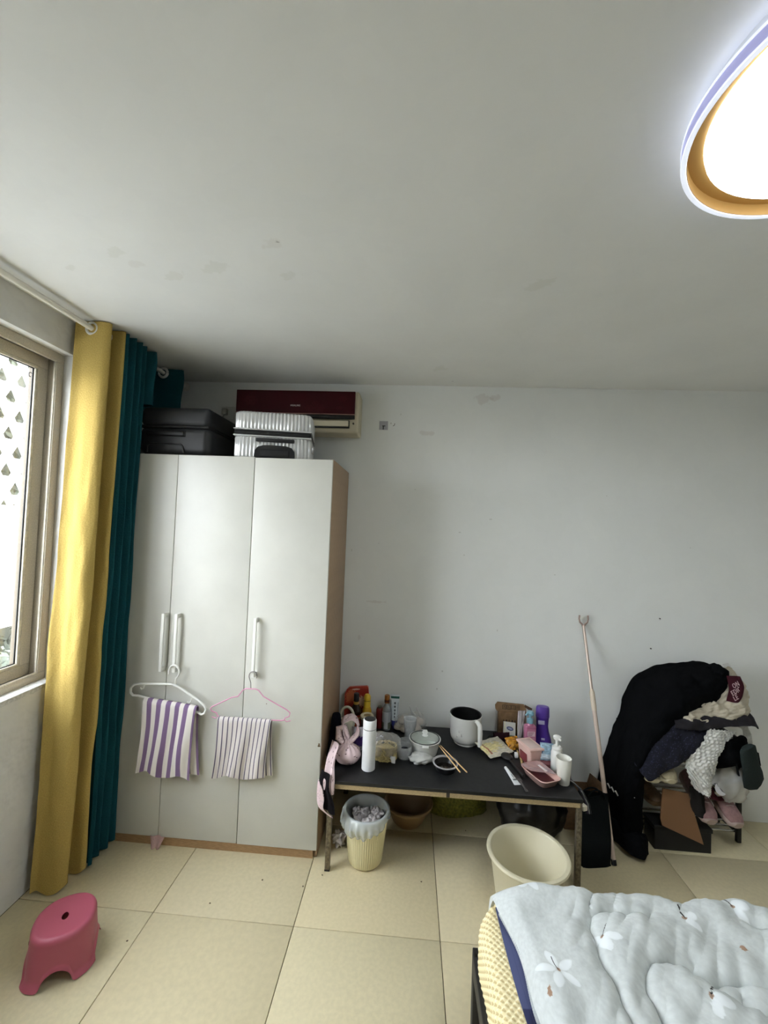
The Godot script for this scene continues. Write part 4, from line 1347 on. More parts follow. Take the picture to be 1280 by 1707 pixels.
	for s in [-1, 1]:
		var pts := []
		for q in 13:
			var a := PI * q / 12
			pts.append(Vector3(0.045 * cos(a), 0.32 + 0.045 * sin(a) * (0.7 if s < 0 else 1.0), 0.022 * s))
		part("strap", mb().tube(pts, 0.004, 7), tm, t)
	# cardboard box behind, flaps open
	var cb := grain("carton_brown", col(128, 98, 66), 0.9, 5.0)
	t = thing("open_carton", "open brown cardboard box on the floor between table and black clothes", "carton", Vector3(1.02, 0, -2.57))
	part("body", mb().box(Vector3(0, 0.085, 0.085), Vector3(0.19, 0.17, 0.004)).box(Vector3(0, 0.085, -0.085), Vector3(0.19, 0.17, 0.004)).box(Vector3(-0.095, 0.085, 0), Vector3(0.004, 0.17, 0.17)).box(Vector3(0.095, 0.085, 0), Vector3(0.004, 0.17, 0.17)).box(Vector3(0, 0.004, 0), Vector3(0.186, 0.004, 0.166)), cb, t)
	part("flap", mb().prism([Vector2(-0.09, 0), Vector2(0.0, 0), Vector2(-0.004, 0.095), Vector2(-0.088, 0.095)], 0.004, Transform3D(Basis(Vector3.RIGHT, -0.15), Vector3(0, 0.17, -0.084))), cb, t)
	part("flap", mb().prism([Vector2(-0.085, 0), Vector2(0.085, 0), Vector2(0.078, 0.06), Vector2(-0.078, 0.09)], 0.004, Transform3D(Basis(Vector3(0, 0, 1), 0.0) * Basis(Vector3.UP, PI / 2) * Basis(Vector3.RIGHT, 0.2), Vector3(0.095, 0.17, 0))), cb, t)
	# clothes-drying pole leaning on the wall
	t = thing("clothes_pole", "pale telescopic clothes pole with forked tip leaning on the wall", "pole", Vector3(1.083, 0, -2.245))
	var a0 := Vector3(0, 0.004, 0)
	var a1 := Vector3(-0.008, 1.1, -0.418)
	var wood := plain("pole_beige", col(196, 176, 160), 0.45)
	part("lower_tube", mb().tube([a0, a0.lerp(a1, 0.68)], 0.0115, 14), wood, t)
	part("upper_tube", mb().tube([a0.lerp(a1, 0.66), a1], 0.008, 12), plain("pole_metal", col(190, 172, 158), 0.3, 0.4), t)
	part("collar", mb().tube([a0.lerp(a1, 0.6), a0.lerp(a1, 0.62), a0.lerp(a1, 0.68), a0.lerp(a1, 0.695)], [0.0125, 0.014, 0.0138, 0.009], 14), plain("pole_collar", col(206, 190, 168), 0.4), t)
	part("foot_cap", mb().tube([a0, a0.lerp(a1, 0.02)], 0.0125, 12), plain("foot_black", col(22, 22, 22), 0.8), t)
	for s in [-1, 1]:
		part("prong", mb().tube([a1 + Vector3(0, -0.01, 0), a1 + Vector3(0.008 * s, 0.008, 0), a1 + Vector3(0.022 * s, 0.02, 0), a1 + Vector3(0.027 * s, 0.04, 0), a1 + Vector3(0.025 * s, 0.062, 0)], [0.006, 0.0055, 0.005, 0.005, 0.0055], 8), plain("pole_fork", col(150, 128, 118), 0.5), t)
	# crumbs on the floor
	k = 0
	for p in [Vector3(-0.805, 0, -1.830), Vector3(-0.624, 0, -1.971), Vector3(-0.429, 0, -1.957), Vector3(0.112, 0, -2.042), Vector3(-1.045, 0, -1.639), Vector3(0.365, 0, -2.404), Vector3(-0.355, 0, -2.028)]:
		one("crumb", crumple(Vector3(0.0035, 0.0015, 0.0025), 40.0 + k, 0.5), plain("crumb_dark", col(92, 76, 58), 0.9), "tiny dark crumb lying on the bare floor tiles", "crumb", p, k * 0.9, "crumbs on the floor tiles")
		k += 1

func shoe(m_up: Material, m_sole: Material, m_in: Material, parent: Node3D, chunky := 1.0) -> void:
	# toe towards +z, 0.26 long
	var secs := [[-0.13, 0.024, 0.07, 0.02], [-0.115, 0.033, 0.088, 0.012], [-0.07, 0.036, 0.082, 0.008], [-0.03, 0.036, 0.078, 0.008], [0.01, 0.04, 0.072, 0.008], [0.05, 0.046, 0.06, 0.008], [0.09, 0.046, 0.05, 0.01], [0.115, 0.036, 0.042, 0.014], [0.13, 0.016, 0.028, 0.018]]
	var rs := []
	var rsole := []
	for s in secs:
		var ring := []
		var ring2 := []
		for k in 20:
			var a := TAU * k / 20
			var c := cos(a)
			var sn := sin(a)
			var e := pow(pow(absf(c), 2.6) + pow(absf(sn), 2.6), -1.0 / 2.6)
			var y0: float = 0.02
			ring.append(Vector3(c * e * s[1] * (1.0 - 0.25 * maxf(sn, 0.0)), y0 + (s[2] - y0) * (0.5 + 0.5 * sn * e), s[0]))
			ring2.append(Vector3(c * e * (s[1] + 0.004) , 0.013 + 0.013 * sn * e * chunky + (0.010 if absf(s[0]) > 0.12 else 0.0), s[0] * 1.03))
		rs.append(ring)
		rsole.append(ring2)
	part("upper", mb().rings(rs), m_up, parent)
	part("sole", mb().rings(rsole), m_sole, parent)
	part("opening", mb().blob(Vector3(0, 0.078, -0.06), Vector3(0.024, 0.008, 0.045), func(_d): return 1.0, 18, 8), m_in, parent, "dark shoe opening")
	for k in 3:
		part("lace", mb().tube([Vector3(-0.02, 0.068 - 0.006 * k, 0.012 + 0.02 * k), Vector3(0, 0.078 - 0.007 * k, 0.014 + 0.02 * k), Vector3(0.02, 0.068 - 0.006 * k, 0.012 + 0.02 * k)], 0.003, 6), m_sole, parent)

func build_clothes() -> void:
	# shoe rack
	var black := plain("rack_black", col(18, 18, 20), 0.5)
	var steel := plain("rack_steel", col(176, 172, 164), 0.25, 0.9)
	var x0 := 1.29
	var x1 := 1.86
	var zb := -2.655
	var zf := -2.495
	var t := thing("shoe_rack", "black shoe rack with steel tube shelves under the heap of clothes", "rack", Vector3((x0 + x1) / 2, 0, (zb + zf) / 2))
	var o := -t.position
	for x in [x0, x1]:
		for z in [zb, zf]:
			part("post", mb().rbox(o + Vector3(x, 0.28, z), Vector3(0.022, 0.56, 0.022), 0.003, 1), black, t)
		for y in [0.05, 0.21, 0.385, 0.55]:
			part("side_bar", mb().rbox(o + Vector3(x, y, (zb + zf) / 2), Vector3(0.018, 0.018, zf - zb), 0.002, 1), black, t)
	for y in [0.05, 0.21, 0.385, 0.55]:
		for k in 4:
			part("tube", mb().tube([o + Vector3(x0, y, zb + 0.012 + k * (zf - zb - 0.024) / 3), o + Vector3(x1, y, zb + 0.012 + k * (zf - zb - 0.024) / 3)], 0.0055, 8), steel, t, "")
	var wr := func(p: Vector3, u: float, v: float) -> Vector3:
		var n := nz.get_noise_3d(p.x * 1100.0, p.y * 1100.0, p.z * 1100.0)
		var n2 := nz.get_noise_3d(p.x * 380.0 + 50.0, p.y * 380.0, p.z * 380.0)
		var n3 := 1.0 - 2.2 * absf(nz.get_noise_3d(p.x * 520.0 - 80.0, p.y * 620.0, p.z * 520.0))
		return p + Vector3(0.006 * n2, 0.008 * n + 0.008 * n3, 0.014 * n2 + 0.008 * n + 0.012 * n3)
	var creased := func(p: Vector3, u: float, v: float) -> Vector3:
		var q: Vector3 = wr.call(p, u, v)
		var a := 1.0 - 2.4 * absf(nz.get_noise_3d(p.x * 700.0 + p.y * 500.0, p.y * 1500.0 - p.x * 500.0, p.z * 800.0))
		var c := 1.0 - 2.4 * absf(nz.get_noise_3d(p.x * 1400.0 + 300.0, p.y * 2600.0, p.z * 1200.0))
		return q + Vector3(0.0, 0.006 * a + 0.002 * c, 0.014 * a + 0.005 * c)
	var V := func(x: float, y: float, z: float) -> Vector3: return Vector3(x, y, z)
	# black coat hanging down the left side of the rack
	var coat := cloth("coat_black", col(9, 10, 12))
	var rows := [
		[V.call(1.755, 0.935, -2.560), V.call(1.760, 0.920, -2.470), V.call(1.755, 0.870, -2.440), V.call(1.725, 0.800, -2.450)],
		[V.call(1.710, 0.945, -2.590), V.call(1.700, 0.910, -2.450), V.call(1.680, 0.830, -2.400), V.call(1.650, 0.720, -2.420)],
		[V.call(1.580, 0.925, -2.600), V.call(1.560, 0.880, -2.430), V.call(1.540, 0.780, -2.370), V.call(1.540, 0.660, -2.400)],
		[V.call(1.460, 0.885, -2.620), V.call(1.440, 0.830, -2.430), V.call(1.430, 0.730, -2.350), V.call(1.440, 0.600, -2.380)],
		[V.call(1.330, 0.790, -2.630), V.call(1.355, 0.720, -2.430), V.call(1.315, 0.610, -2.340), V.call(1.342, 0.498, -2.360)],
		[V.call(1.275, 0.610, -2.630), V.call(1.265, 0.550, -2.430), V.call(1.236, 0.471, -2.330), V.call(1.281, 0.392, -2.350)],
		[V.call(1.208, 0.427, -2.630), V.call(1.195, 0.375, -2.430), V.call(1.177, 0.323, -2.325), V.call(1.265, 0.287, -2.340)],
		[V.call(1.158, 0.217, -2.630), V.call(1.157, 0.190, -2.430), V.call(1.160, 0.170, -2.320), V.call(1.260, 0.160, -2.335)],
		[V.call(1.160, 0.030, -2.620), V.call(1.160, 0.018, -2.450), V.call(1.180, 0.015, -2.330), V.call(1.280, 0.013, -2.340)]]
	var ct := thing("black_coat", "black coat draped over the heap and hanging to the floor", "coat", Vector3(1.4, 0.0, -2.45))
	part("body", mb().patch(rows, 90, 50, 0.012, wr), coat, ct).position = -ct.position
	part("collar", mb().blob(Vector3(1.735, 0.915, -2.49), Vector3(0.045, 0.04, 0.06), func(d): return 1.0 + 0.5 * nz.get_noise_3d(d.x * 130.0, d.y * 130.0, d.z * 130.0), 24, 14), coat, ct).position = -ct.position
	for q in 3:
		part("logo_stripe", mb().rbox(Vector3(1.125 + 0.012 * q, 0.30 - 0.008 * q, -2.407 + 0.018 * q), Vector3(0.007, 0.03, 0.004), 0.001, 1, Basis(Vector3(0, 0, 1), 0.5)), plain("logo_white", col(206, 204, 198), 0.8), ct, "small white stripe").position = -ct.position
	part("drawstring", mb().tube([Vector3(1.212, 0.30, -2.322), Vector3(1.205, 0.275, -2.318), Vector3(1.207, 0.25, -2.316)], [0.006, 0.004, 0.006], 6), plain("logo_white", col(206, 204, 198), 0.8), ct, "white drawstring tip").position = -ct.position
	# trouser leg bunched on the floor
	one("black_trousers", mb().patch([
		[V.call(1.120, 0.100, -2.540), V.call(1.142, 0.140, -2.380), V.call(1.228, 0.130, -2.330), V.call(1.300, 0.080, -2.380)],
		[V.call(1.127, 0.050, -2.500), V.call(1.156, 0.090, -2.330), V.call(1.235, 0.080, -2.290), V.call(1.300, 0.050, -2.350)],
		[V.call(1.142, 0.012, -2.440), V.call(1.178, 0.030, -2.300), V.call(1.235, 0.025, -2.270), V.call(1.293, 0.012, -2.330)]], 20, 30, 0.01, wr), cloth("trousers_black", col(16, 17, 20)), "black trousers crumpled on the floor below the coat", "trousers")
	# cream garment
	var cream := cloth("cream_cotton", col(206, 196, 174))
	one("cream_shirt", mb().patch([
		[V.call(1.41, 0.675, -2.39), V.call(1.45, 0.71, -2.40), V.call(1.52, 0.76, -2.43), V.call(1.6, 0.80, -2.5)],
		[V.call(1.5, 0.675, -2.36), V.call(1.53, 0.73, -2.38), V.call(1.6, 0.80, -2.43), V.call(1.66, 0.86, -2.5)],
		[V.call(1.62, 0.69, -2.37), V.call(1.66, 0.74, -2.385), V.call(1.71, 0.83, -2.44), V.call(1.74, 0.90, -2.52)],
		[V.call(1.75, 0.71, -2.38), V.call(1.78, 0.78, -2.39), V.call(1.81, 0.87, -2.45), V.call(1.8, 0.93, -2.54)],
		[V.call(1.84, 0.73, -2.44), V.call(1.87, 0.80, -2.46), V.call(1.87, 0.86, -2.50), V.call(1.84, 0.92, -2.57)],
		[V.call(1.85, 0.72, -2.55), V.call(1.885, 0.76, -2.56), V.call(1.88, 0.82, -2.58), V.call(1.85, 0.88, -2.61)]], 90, 60, 0.006, creased), cream, "crumpled cream cotton shirt on top of the heap", "shirt")
	# patterned maroon cloth peeping out
	var im: Image
	var scarf := one("lettered_scarf", mb().patch([
		[V.call(1.712, 0.80, -2.388), V.call(1.732, 0.86, -2.398), V.call(1.742, 0.92, -2.428)],
		[V.call(1.757, 0.80, -2.370), V.call(1.772, 0.865, -2.378), V.call(1.782, 0.925, -2.418)],
		[V.call(1.787, 0.83, -2.378), V.call(1.802, 0.88, -2.388), V.call(1.812, 0.92, -2.428)]], 20, 20, 0.006), cloth("scarf_maroon", col(70, 32, 40)), "maroon cloth with pale pink lettering tucked beside the black collar", "scarf")
	var lines := ["ON", "EDIC", "LE"]
	for k in 3:
		var tm := TextMesh.new()
		tm.text = lines[k]
		tm.font_size = 16
		tm.pixel_size = 0.0019
		tm.depth = 0.001
		var w := part_mesh("lettering", tm, plain("letter_pink", col(206, 178, 182), 0.9), scarf)
		w.position = Vector3(1.752 - 0.004 * k, 0.892 - 0.032 * k, -2.378 + 0.006 * k)
		w.rotation_degrees = Vector3(-16, 12, 22)
	one("white_tag", mb().patch([[V.call(1.80, 0.93, -2.52), V.call(1.83, 0.945, -2.52)], [V.call(1.805, 0.945, -2.55), V.call(1.835, 0.955, -2.55)]], 4, 4, 0.002), cloth("tag_white", col(220, 218, 212)), "small white label sticking up from the cream shirt", "label")
	# navy speckled cloth
	im = canvas(256, 256, col(11, 12, 28))
	var r2 := RandomNumberGenerator.new()
	r2.seed = 2
	for q in 500:
		spot(im, r2.randf() * 256, r2.randf() * 256, 2.2, 1.4, col(50, 54, 80), 0.8, r2.randf() * 3.0)
	var navy := pictured("navy_speckled", im, 0.95)
	one("navy_skirt", mb().patch([
		[V.call(1.345, 0.640, -2.36), V.call(1.440, 0.675, -2.36), V.call(1.560, 0.680, -2.37), V.call(1.630, 0.690, -2.39)],
		[V.call(1.290, 0.550, -2.34), V.call(1.381, 0.560, -2.325), V.call(1.518, 0.580, -2.33), V.call(1.635, 0.610, -2.36)],
		[V.call(1.240, 0.460, -2.335), V.call(1.311, 0.460, -2.31), V.call(1.428, 0.480, -2.32), V.call(1.545, 0.540, -2.35)],
		[V.call(1.215, 0.470, -2.335), V.call(1.271, 0.395, -2.31), V.call(1.351, 0.440, -2.315), V.call(1.440, 0.510, -2.35)]], 36, 36, 0.005, wr), navy, "navy speckled skirt hanging from the heap between coat and lace", "skirt")
	one("dark_lace_shirt", mb().patch([
		[V.call(1.42, 0.655, -2.345), V.call(1.55, 0.655, -2.345), V.call(1.68, 0.675, -2.355), V.call(1.80, 0.685, -2.37), V.call(1.875, 0.66, -2.40)],
		[V.call(1.43, 0.672, -2.345), V.call(1.55, 0.69, -2.35), V.call(1.68, 0.705, -2.36), V.call(1.80, 0.72, -2.375), V.call(1.86, 0.70, -2.42)],
		[V.call(1.44, 0.685, -2.37), V.call(1.56, 0.71, -2.38), V.call(1.68, 0.725, -2.40), V.call(1.80, 0.74, -2.42), V.call(1.85, 0.73, -2.46)]], 14, 50, 0.006, wr), grain("dark_lace", col(40, 36, 42), 0.95, 30.0, "strong"), "dark grey lacy garment squashed under the cream shirt", "shirt")
	# white lace top: ruffled sheet with holes built from a fine bumpy relief
	var lace := grain("lace_white", col(234, 232, 224), 0.95, 34.0, "mottle", 1.0)
	var lacy := func(p: Vector3, u: float, v: float) -> Vector3:
		var q: Vector3 = wr.call(p, u, v)
		return q + Vector3(0, 0, 0.006 * sin(u * 70.0) * sin(v * 50.0))
	one("lace_blouse", mb().patch([
		[V.call(1.60, 0.66, -2.345), V.call(1.67, 0.655, -2.35), V.call(1.75, 0.65, -2.37)],
		[V.call(1.55, 0.59, -2.33), V.call(1.63, 0.585, -2.325), V.call(1.70, 0.60, -2.36)],
		[V.call(1.48, 0.50, -2.325), V.call(1.56, 0.50, -2.305), V.call(1.625, 0.51, -2.33)],
		[V.call(1.475, 0.43, -2.325), V.call(1.55, 0.42, -2.30), V.call(1.605, 0.43, -2.325)],
		[V.call(1.52, 0.36, -2.325), V.call(1.56, 0.34, -2.30), V.call(1.59, 0.35, -2.325)]], 80, 60, 0.004, lacy), lace, "white lace blouse hanging down the middle of the heap", "blouse")
	one("lace_cuff", mb().patch([
		[V.call(1.76, 0.67, -2.39), V.call(1.81, 0.67, -2.40), V.call(1.86, 0.66, -2.44)],
		[V.call(1.80, 0.64, -2.40), V.call(1.85, 0.62, -2.42), V.call(1.88, 0.60, -2.46)],
		[V.call(1.83, 0.58, -2.41), V.call(1.87, 0.55, -2.43), V.call(1.90, 0.52, -2.47)]], 40, 30, 0.004, lacy), lace, "white lace sleeve end at the right edge of the heap", "sleeve")
	one("black_bra", mb().patch([
		[V.call(1.63, 0.57, -2.35), V.call(1.70, 0.615, -2.345), V.call(1.78, 0.635, -2.36), V.call(1.83, 0.58, -2.40)],
		[V.call(1.635, 0.51, -2.34), V.call(1.70, 0.54, -2.325), V.call(1.78, 0.55, -2.345), V.call(1.83, 0.52, -2.39)],
		[V.call(1.64, 0.46, -2.35), V.call(1.70, 0.48, -2.34), V.call(1.78, 0.49, -2.36), V.call(1.82, 0.46, -2.40)]], 24, 30, 0.008, wr), coat, "black underwear hanging right of the white lace blouse", "underwear")
	# dark slipper hanging at the right
	var sl := thing("slipper", "dark green-grey slipper hanging toe down at the right of the heap", "slipper", Vector3(1.80, 0.49, -2.335))
	var rs := []
	for s in [[-0.11, 0.024], [-0.1, 0.033], [-0.05, 0.036], [0.0, 0.036], [0.05, 0.044], [0.09, 0.044], [0.108, 0.03], [0.114, 0.012]]:
		var ring := []
		for k in 20:
			var a := TAU * k / 20
			ring.append(Vector3(cos(a) * s[1], -s[0], sin(a) * 0.013).rotated(Vector3.UP, PI))
		ring.reverse()
		rs.append(ring)
	part("sole", mb().rings(rs), cloth("slipper_green", col(50, 58, 57)), sl)
	part("strap", mb().sheet(func(u, v): return Vector3(0.046 * cos(PI * u), 0.005 - 0.07 * (v - 0.5), -0.008 - 0.03 * sin(PI * u)), 16, 6, 0.004), cloth("slipper_strap", col(24, 26, 27)), sl)
	sl.rotation = Vector3(0.15, 0.25, 0.38)
	sl.scale = Vector3(1.4, 1.12, 1.12)
	# clear plastic bag with things in it
	var pb := thing("plastic_bag", "clouded clear plastic bag on the rack below the slipper", "bag", Vector3(1.745, 0.375, -2.43))
	part("film", mb().blob(Vector3(0.0, 0.0, 0.03), Vector3(0.09, 0.095, 0.055), func(d): return 1.0 + 0.45 * nz.get_noise_3d(d.x * 110.0, d.y * 110.0, d.z * 110.0 + 90.0), 34, 22), clear("bag_film", col(226, 226, 220), 0.5, 0.25), pb)
	part("silver_lid", mb().lathe([Vector2(0.0, 0.0), Vector2(0.03, 0.0), Vector2(0.032, 0.006), Vector2(0.028, 0.014), Vector2(0.0, 0.016)], 22), plain("chrome", col(200, 200, 204), 0.15, 1.0), pb).transform = Transform3D(Basis(Vector3.RIGHT, 1.1), Vector3(-0.07, -0.035, 0.05))
	part("grey_content", mb().blob(Vector3(0.02, -0.03, 0.02), Vector3(0.04, 0.03, 0.03), func(d): return 1.0 + 0.3 * nz.get_noise_3d(d.x * 130.0, d.y * 130.0, d.z * 130.0), 16, 10), cloth("content_grey", col(150, 148, 142)), pb)
	# shoes on the rack, toes to the room
	var beige := grain("shoe_beige", col(176, 164, 132), 0.7, 9.0)
	var bsole := plain("shoe_beige_sole", col(190, 180, 150), 0.7)
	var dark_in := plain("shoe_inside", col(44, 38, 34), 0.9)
	for q in [[1.392, 0.418, "beige shoe, toe out, under the white lace on the rack", 0.0], [1.298, 0.415, "beige shoe half hidden under the navy skirt hem", 0.12]]:
		var s := thing("shoe", q[2], "shoe", Vector3(q[0], q[1], -2.44), q[3], "beige shoes on the rack")
		shoe(beige, bsole, dark_in, s)
		s.rotation.x = 0.3
		part("buckle", mb().rbox(Vector3(0, 0.056, 0.075), Vector3(0.03, 0.006, 0.01), 0.002, 1), plain("chrome", col(200, 200, 204), 0.15, 1.0), s, "silver buckle")
	var pinkm := grain("sneaker_pink", col(156, 120, 116), 0.75, 9.0)
	var psole := plain("sneaker_sole", col(168, 148, 138), 0.6)
	for q in [[1.625, 0.222, -0.06, "pink sneaker on the lower shelf nearer the brown card"], [1.745, 0.214, 0.05, "pink sneaker on the lower shelf beside the black rack post"]]:
		var s := thing("sneaker", q[3], "shoe", Vector3(q[0], q[1], -2.475), q[2], "pink sneakers")
		shoe(pinkm, psole, dark_in, s, 1.5)
		s.rotation.x = 0.42
	var tan_ := grain("shoe_tan", col(120, 92, 62), 0.6, 9.0)
	for q in [[1.38, 0.205, "brown shoe toe deep in the shade of the black coat"]]:
		var s := thing("shoe", q[2], "shoe", Vector3(q[0], q[1], -2.535), 0.1)
		shoe(tan_, tan_, dark_in, s)
	# black shoe box and the sheet of brown card leaning on it
	t = thing("shoe_box", "low black box on the floor in front of the shoe rack", "box", Vector3(1.5, 0, -2.435))
	part("body", mb().rbox(Vector3(0, 0.055, 0), Vector3(0.29, 0.11, 0.1), 0.003, 1), plain("box_black", col(13, 13, 14), 0.6), t)
	part("lid", mb().rbox(Vector3(0, 0.116, 0), Vector3(0.3, 0.022, 0.108), 0.003, 1), plain("box_black", col(13, 13, 14), 0.6), t)
	one("brown_card", mb().prism([Vector2(-0.078, 0.12), Vector2(0.055, 0.10), Vector2(0.105, -0.135), Vector2(-0.1, -0.055), Vector2(-0.106, -0.02)], 0.006), plain("card_brown", col(128, 92, 62), 0.85), "sheet of brown card leaning on the black box under the beige shoes", "card", Vector3(1.475, 0.2, -2.372)).rotation = Vector3(-0.2, 0.05, 0.0)
	one("grey_sock", mb().patch([
		[V.call(1.53, 0.335, -2.385), V.call(1.57, 0.335, -2.38), V.call(1.60, 0.33, -2.39)],
		[V.call(1.53, 0.26, -2.38), V.call(1.565, 0.255, -2.365), V.call(1.60, 0.26, -2.38)],
		[V.call(1.545, 0.20, -2.38), V.call(1.575, 0.19, -2.37), V.call(1.60, 0.20, -2.38)]], 16, 16, 0.008, wr), cloth("sock_grey", col(42, 40, 38)), "dark grey sock hanging under the white lace hem", "sock")
	one("maroon_cloth", mb().patch([
		[V.call(1.62, 0.34, -2.40), V.call(1.68, 0.335, -2.395), V.call(1.73, 0.33, -2.40)],
		[V.call(1.63, 0.285, -2.395), V.call(1.68, 0.275, -2.385), V.call(1.73, 0.28, -2.395)]], 12, 16, 0.008, wr), cloth("maroon", col(66, 28, 32)), "maroon cloth scrap above the pink sneakers", "cloth")

func bottle(t: Node3D, prof: Array, m: Material, called := "body", sx := 1.0, sz := 1.0) -> MeshInstance3D:
	return part(called, mb().lathe(prof, 36, Vector3.ZERO, null, sx, sz), m, t)

# pillow-shaped pouch with sealed top and bottom, standing on y = 0, facing +z
func pouch(w: float, h: float, d: float, seed_: float, crease := 0.004) -> MB:
	var f := func(u: float, v: float) -> Vector3:
		var a := -TAU * u
		var c := cos(a)
		var s := sin(a)
		var e := pow(pow(absf(c), 4.0) + pow(absf(s), 2.0), -0.3)
		var bulge := pow(maxf(sin(PI * clampf((v - 0.06) / 0.88, 0.0, 1.0)), 0.0), 0.6)
		var z := s * e * d * 0.5 * bulge + signf(s) * 0.0006
		var n := nz.get_noise_3d(c * 160.0 + seed_ * 50.0, v * 200.0, s * 160.0)
		return Vector3(clampf(c * e, -1.0, 1.0) * w * 0.5 * (1.0 - 0.05 * bulge), v * h, z + crease * n)
	return mb().sheet(f, 44, 26, 0.0, true)

func build_table_left() -> void:
	var t: Node3D
	# vacuum flask
	var wh := grain("flask_white", col(232, 232, 230), 0.3, 4.0)
	wh.albedo_texture = noise_tex("doorgrain", 0.02, 0.96, 1.0)
	t = thing("vacuum_flask", "white cylindrical vacuum flask at the front of the table", "flask", Vector3(-0.168, TY, -2.168))
	part("body", mb().lathe([Vector2(0.0, 0.0), Vector2(0.031, 0.0), Vector2(0.034, 0.003), Vector2(0.034, 0.202), Vector2(0.0, 0.203)], 44), wh, t)
	part("seam", mb().lathe([Vector2(0.0325, 0.2), Vector2(0.0325, 0.206)], 44), plain("seam_black", col(20, 20, 20), 0.5), t)
	var cap := part("cap", mb().lathe([Vector2(0.0, 0.205), Vector2(0.034, 0.205), Vector2(0.034, 0.244), Vector2(0.031, 0.248), Vector2(0.0, 0.248)], 44), wh, t)
	part("display", mb().lathe([Vector2(0.0, 0.2482), Vector2(0.0285, 0.2482), Vector2(0.0285, 0.2492), Vector2(0.0, 0.2494)], 36), plain("display_black", col(34, 32, 32), 0.15), cap, "black round display")
	# knotted cloth bundle
	var im := canvas(256, 256, col(214, 190, 190))
	var r2 := RandomNumberGenerator.new()
	r2.seed = 6
	for k in 60:
		spot(im, r2.randf() * 256, r2.randf() * 256, 3.0, 4.5, col(86, 62, 66), 0.9, r2.randf() * 3.0)
	var pk := pictured("pink_print", im, 0.8)
	t = thing("cloth_bundle", "knotted pale pink printed cloth bundle hanging over the left table end", "bundle", Vector3(-0.285, TY, -2.215))
	var puf := func(d: Vector3) -> float:
		var a := atan2(d.z, d.x)
		var k := smoothstep(-0.2, 0.9, d.y)
		return (1.0 + 0.07 * sin(a * 11.0) * k) * (1.0 - 0.12 * k) + 0.08 * nz.get_noise_3d(d.x * 90.0, d.y * 90.0, d.z * 90.0)
	part("pouch", mb().blob(Vector3(0.005, 0.052, 0.01), Vector3(0.068, 0.052, 0.06), puf, 66, 28), pk, t)
	part("knot", mb().blob(Vector3(0.0, 0.102, 0.0), Vector3(0.022, 0.016, 0.02), func(d): return 1.0 + 0.2 * sin(atan2(d.z, d.x) * 7.0), 28, 12), pk, t)
	var loop := [Vector3(0.01, 0.1, 0.0), Vector3(0.045, 0.13, -0.03), Vector3(0.045, 0.175, -0.055), Vector3(0.005, 0.2, -0.06), Vector3(-0.035, 0.185, -0.045), Vector3(-0.03, 0.14, -0.02), Vector3(-0.005, 0.105, 0.0)]
	var rib := func(u: float, v: float) -> Vector3:
		var p := MB.spline(loop, u)
		var w := 0.035 + 0.05 * sin(PI * u)
		var cr := nz.get_noise_2d(u * 400.0, v * 500.0)
		return p + Vector3(0.25, 0.1, 1.0).normalized() * (v - 0.5) * w + Vector3(0.01 * cr, 0.012 * cr + 0.012 * sin(v * PI), 0.006 * sin(v * 9.0 + u * 5.0))
	part("loop", mb().sheet(rib, 60, 24, 0.004), pk, t)
	part("fold", mb().tube([Vector3(-0.02, 0.1, 0.01), Vector3(-0.045, 0.12, 0.0), Vector3(-0.05, 0.155, -0.02), Vector3(-0.02, 0.165, -0.02), Vector3(0.005, 0.12, 0.0)], [0.012, 0.02, 0.02, 0.018, 0.01], 14), pk, t)
	var o := -t.position
	var wr := func(p: Vector3, u: float, v: float) -> Vector3:
		return p + Vector3(0.004 * sin(v * 11.0 + u * 3.0), 0, 0.006 * sin(v * 9.0))
	part("tail", mb().patch([
		[o + Vector3(-0.362, 0.545, -2.2), o + Vector3(-0.34, 0.55, -2.17), o + Vector3(-0.315, 0.545, -2.15)],
		[o + Vector3(-0.375, 0.49, -2.10), o + Vector3(-0.35, 0.49, -2.08), o + Vector3(-0.325, 0.49, -2.09)],
		[o + Vector3(-0.375, 0.44, -2.045), o + Vector3(-0.345, 0.44, -2.03), o + Vector3(-0.318, 0.44, -2.04)],
		[o + Vector3(-0.37, 0.40, -2.036), o + Vector3(-0.34, 0.38, -2.026), o + Vector3(-0.32, 0.375, -2.034)]], 26, 16, 0.005, wr), pk, t, "pink tail over the table edge")
	part("dark_lining", mb().patch([
		[o + Vector3(-0.385, 0.475, -2.06), o + Vector3(-0.36, 0.47, -2.035), o + Vector3(-0.335, 0.465, -2.03)],
		[o + Vector3(-0.395, 0.42, -2.045), o + Vector3(-0.365, 0.41, -2.022), o + Vector3(-0.335, 0.40, -2.02)],
		[o + Vector3(-0.385, 0.36, -2.04), o + Vector3(-0.35, 0.35, -2.018), o + Vector3(-0.315, 0.345, -2.02)],
		[o + Vector3(-0.37, 0.315, -2.04), o + Vector3(-0.345, 0.30, -2.022), o + Vector3(-0.31, 0.285, -2.025)]], 26, 16, 0.004, wr), cloth("lining_black", col(30, 27, 30)), t, "black lining")
	part("pink_edge", mb().patch([
		[o + Vector3(-0.398, 0.43, -2.045), o + Vector3(-0.385, 0.42, -2.03), o + Vector3(-0.37, 0.40, -2.016)],
		[o + Vector3(-0.40, 0.37, -2.04), o + Vector3(-0.385, 0.36, -2.022), o + Vector3(-0.36, 0.36, -2.012)],
		[o + Vector3(-0.395, 0.325, -2.04), o + Vector3(-0.385, 0.315, -2.025), o + Vector3(-0.36, 0.31, -2.014)],
		[o + Vector3(-0.37, 0.295, -2.035), o + Vector3(-0.345, 0.288, -2.02), o + Vector3(-0.315, 0.272, -2.018)]], 24, 12, 0.004), pk, t, "pale pink hem")
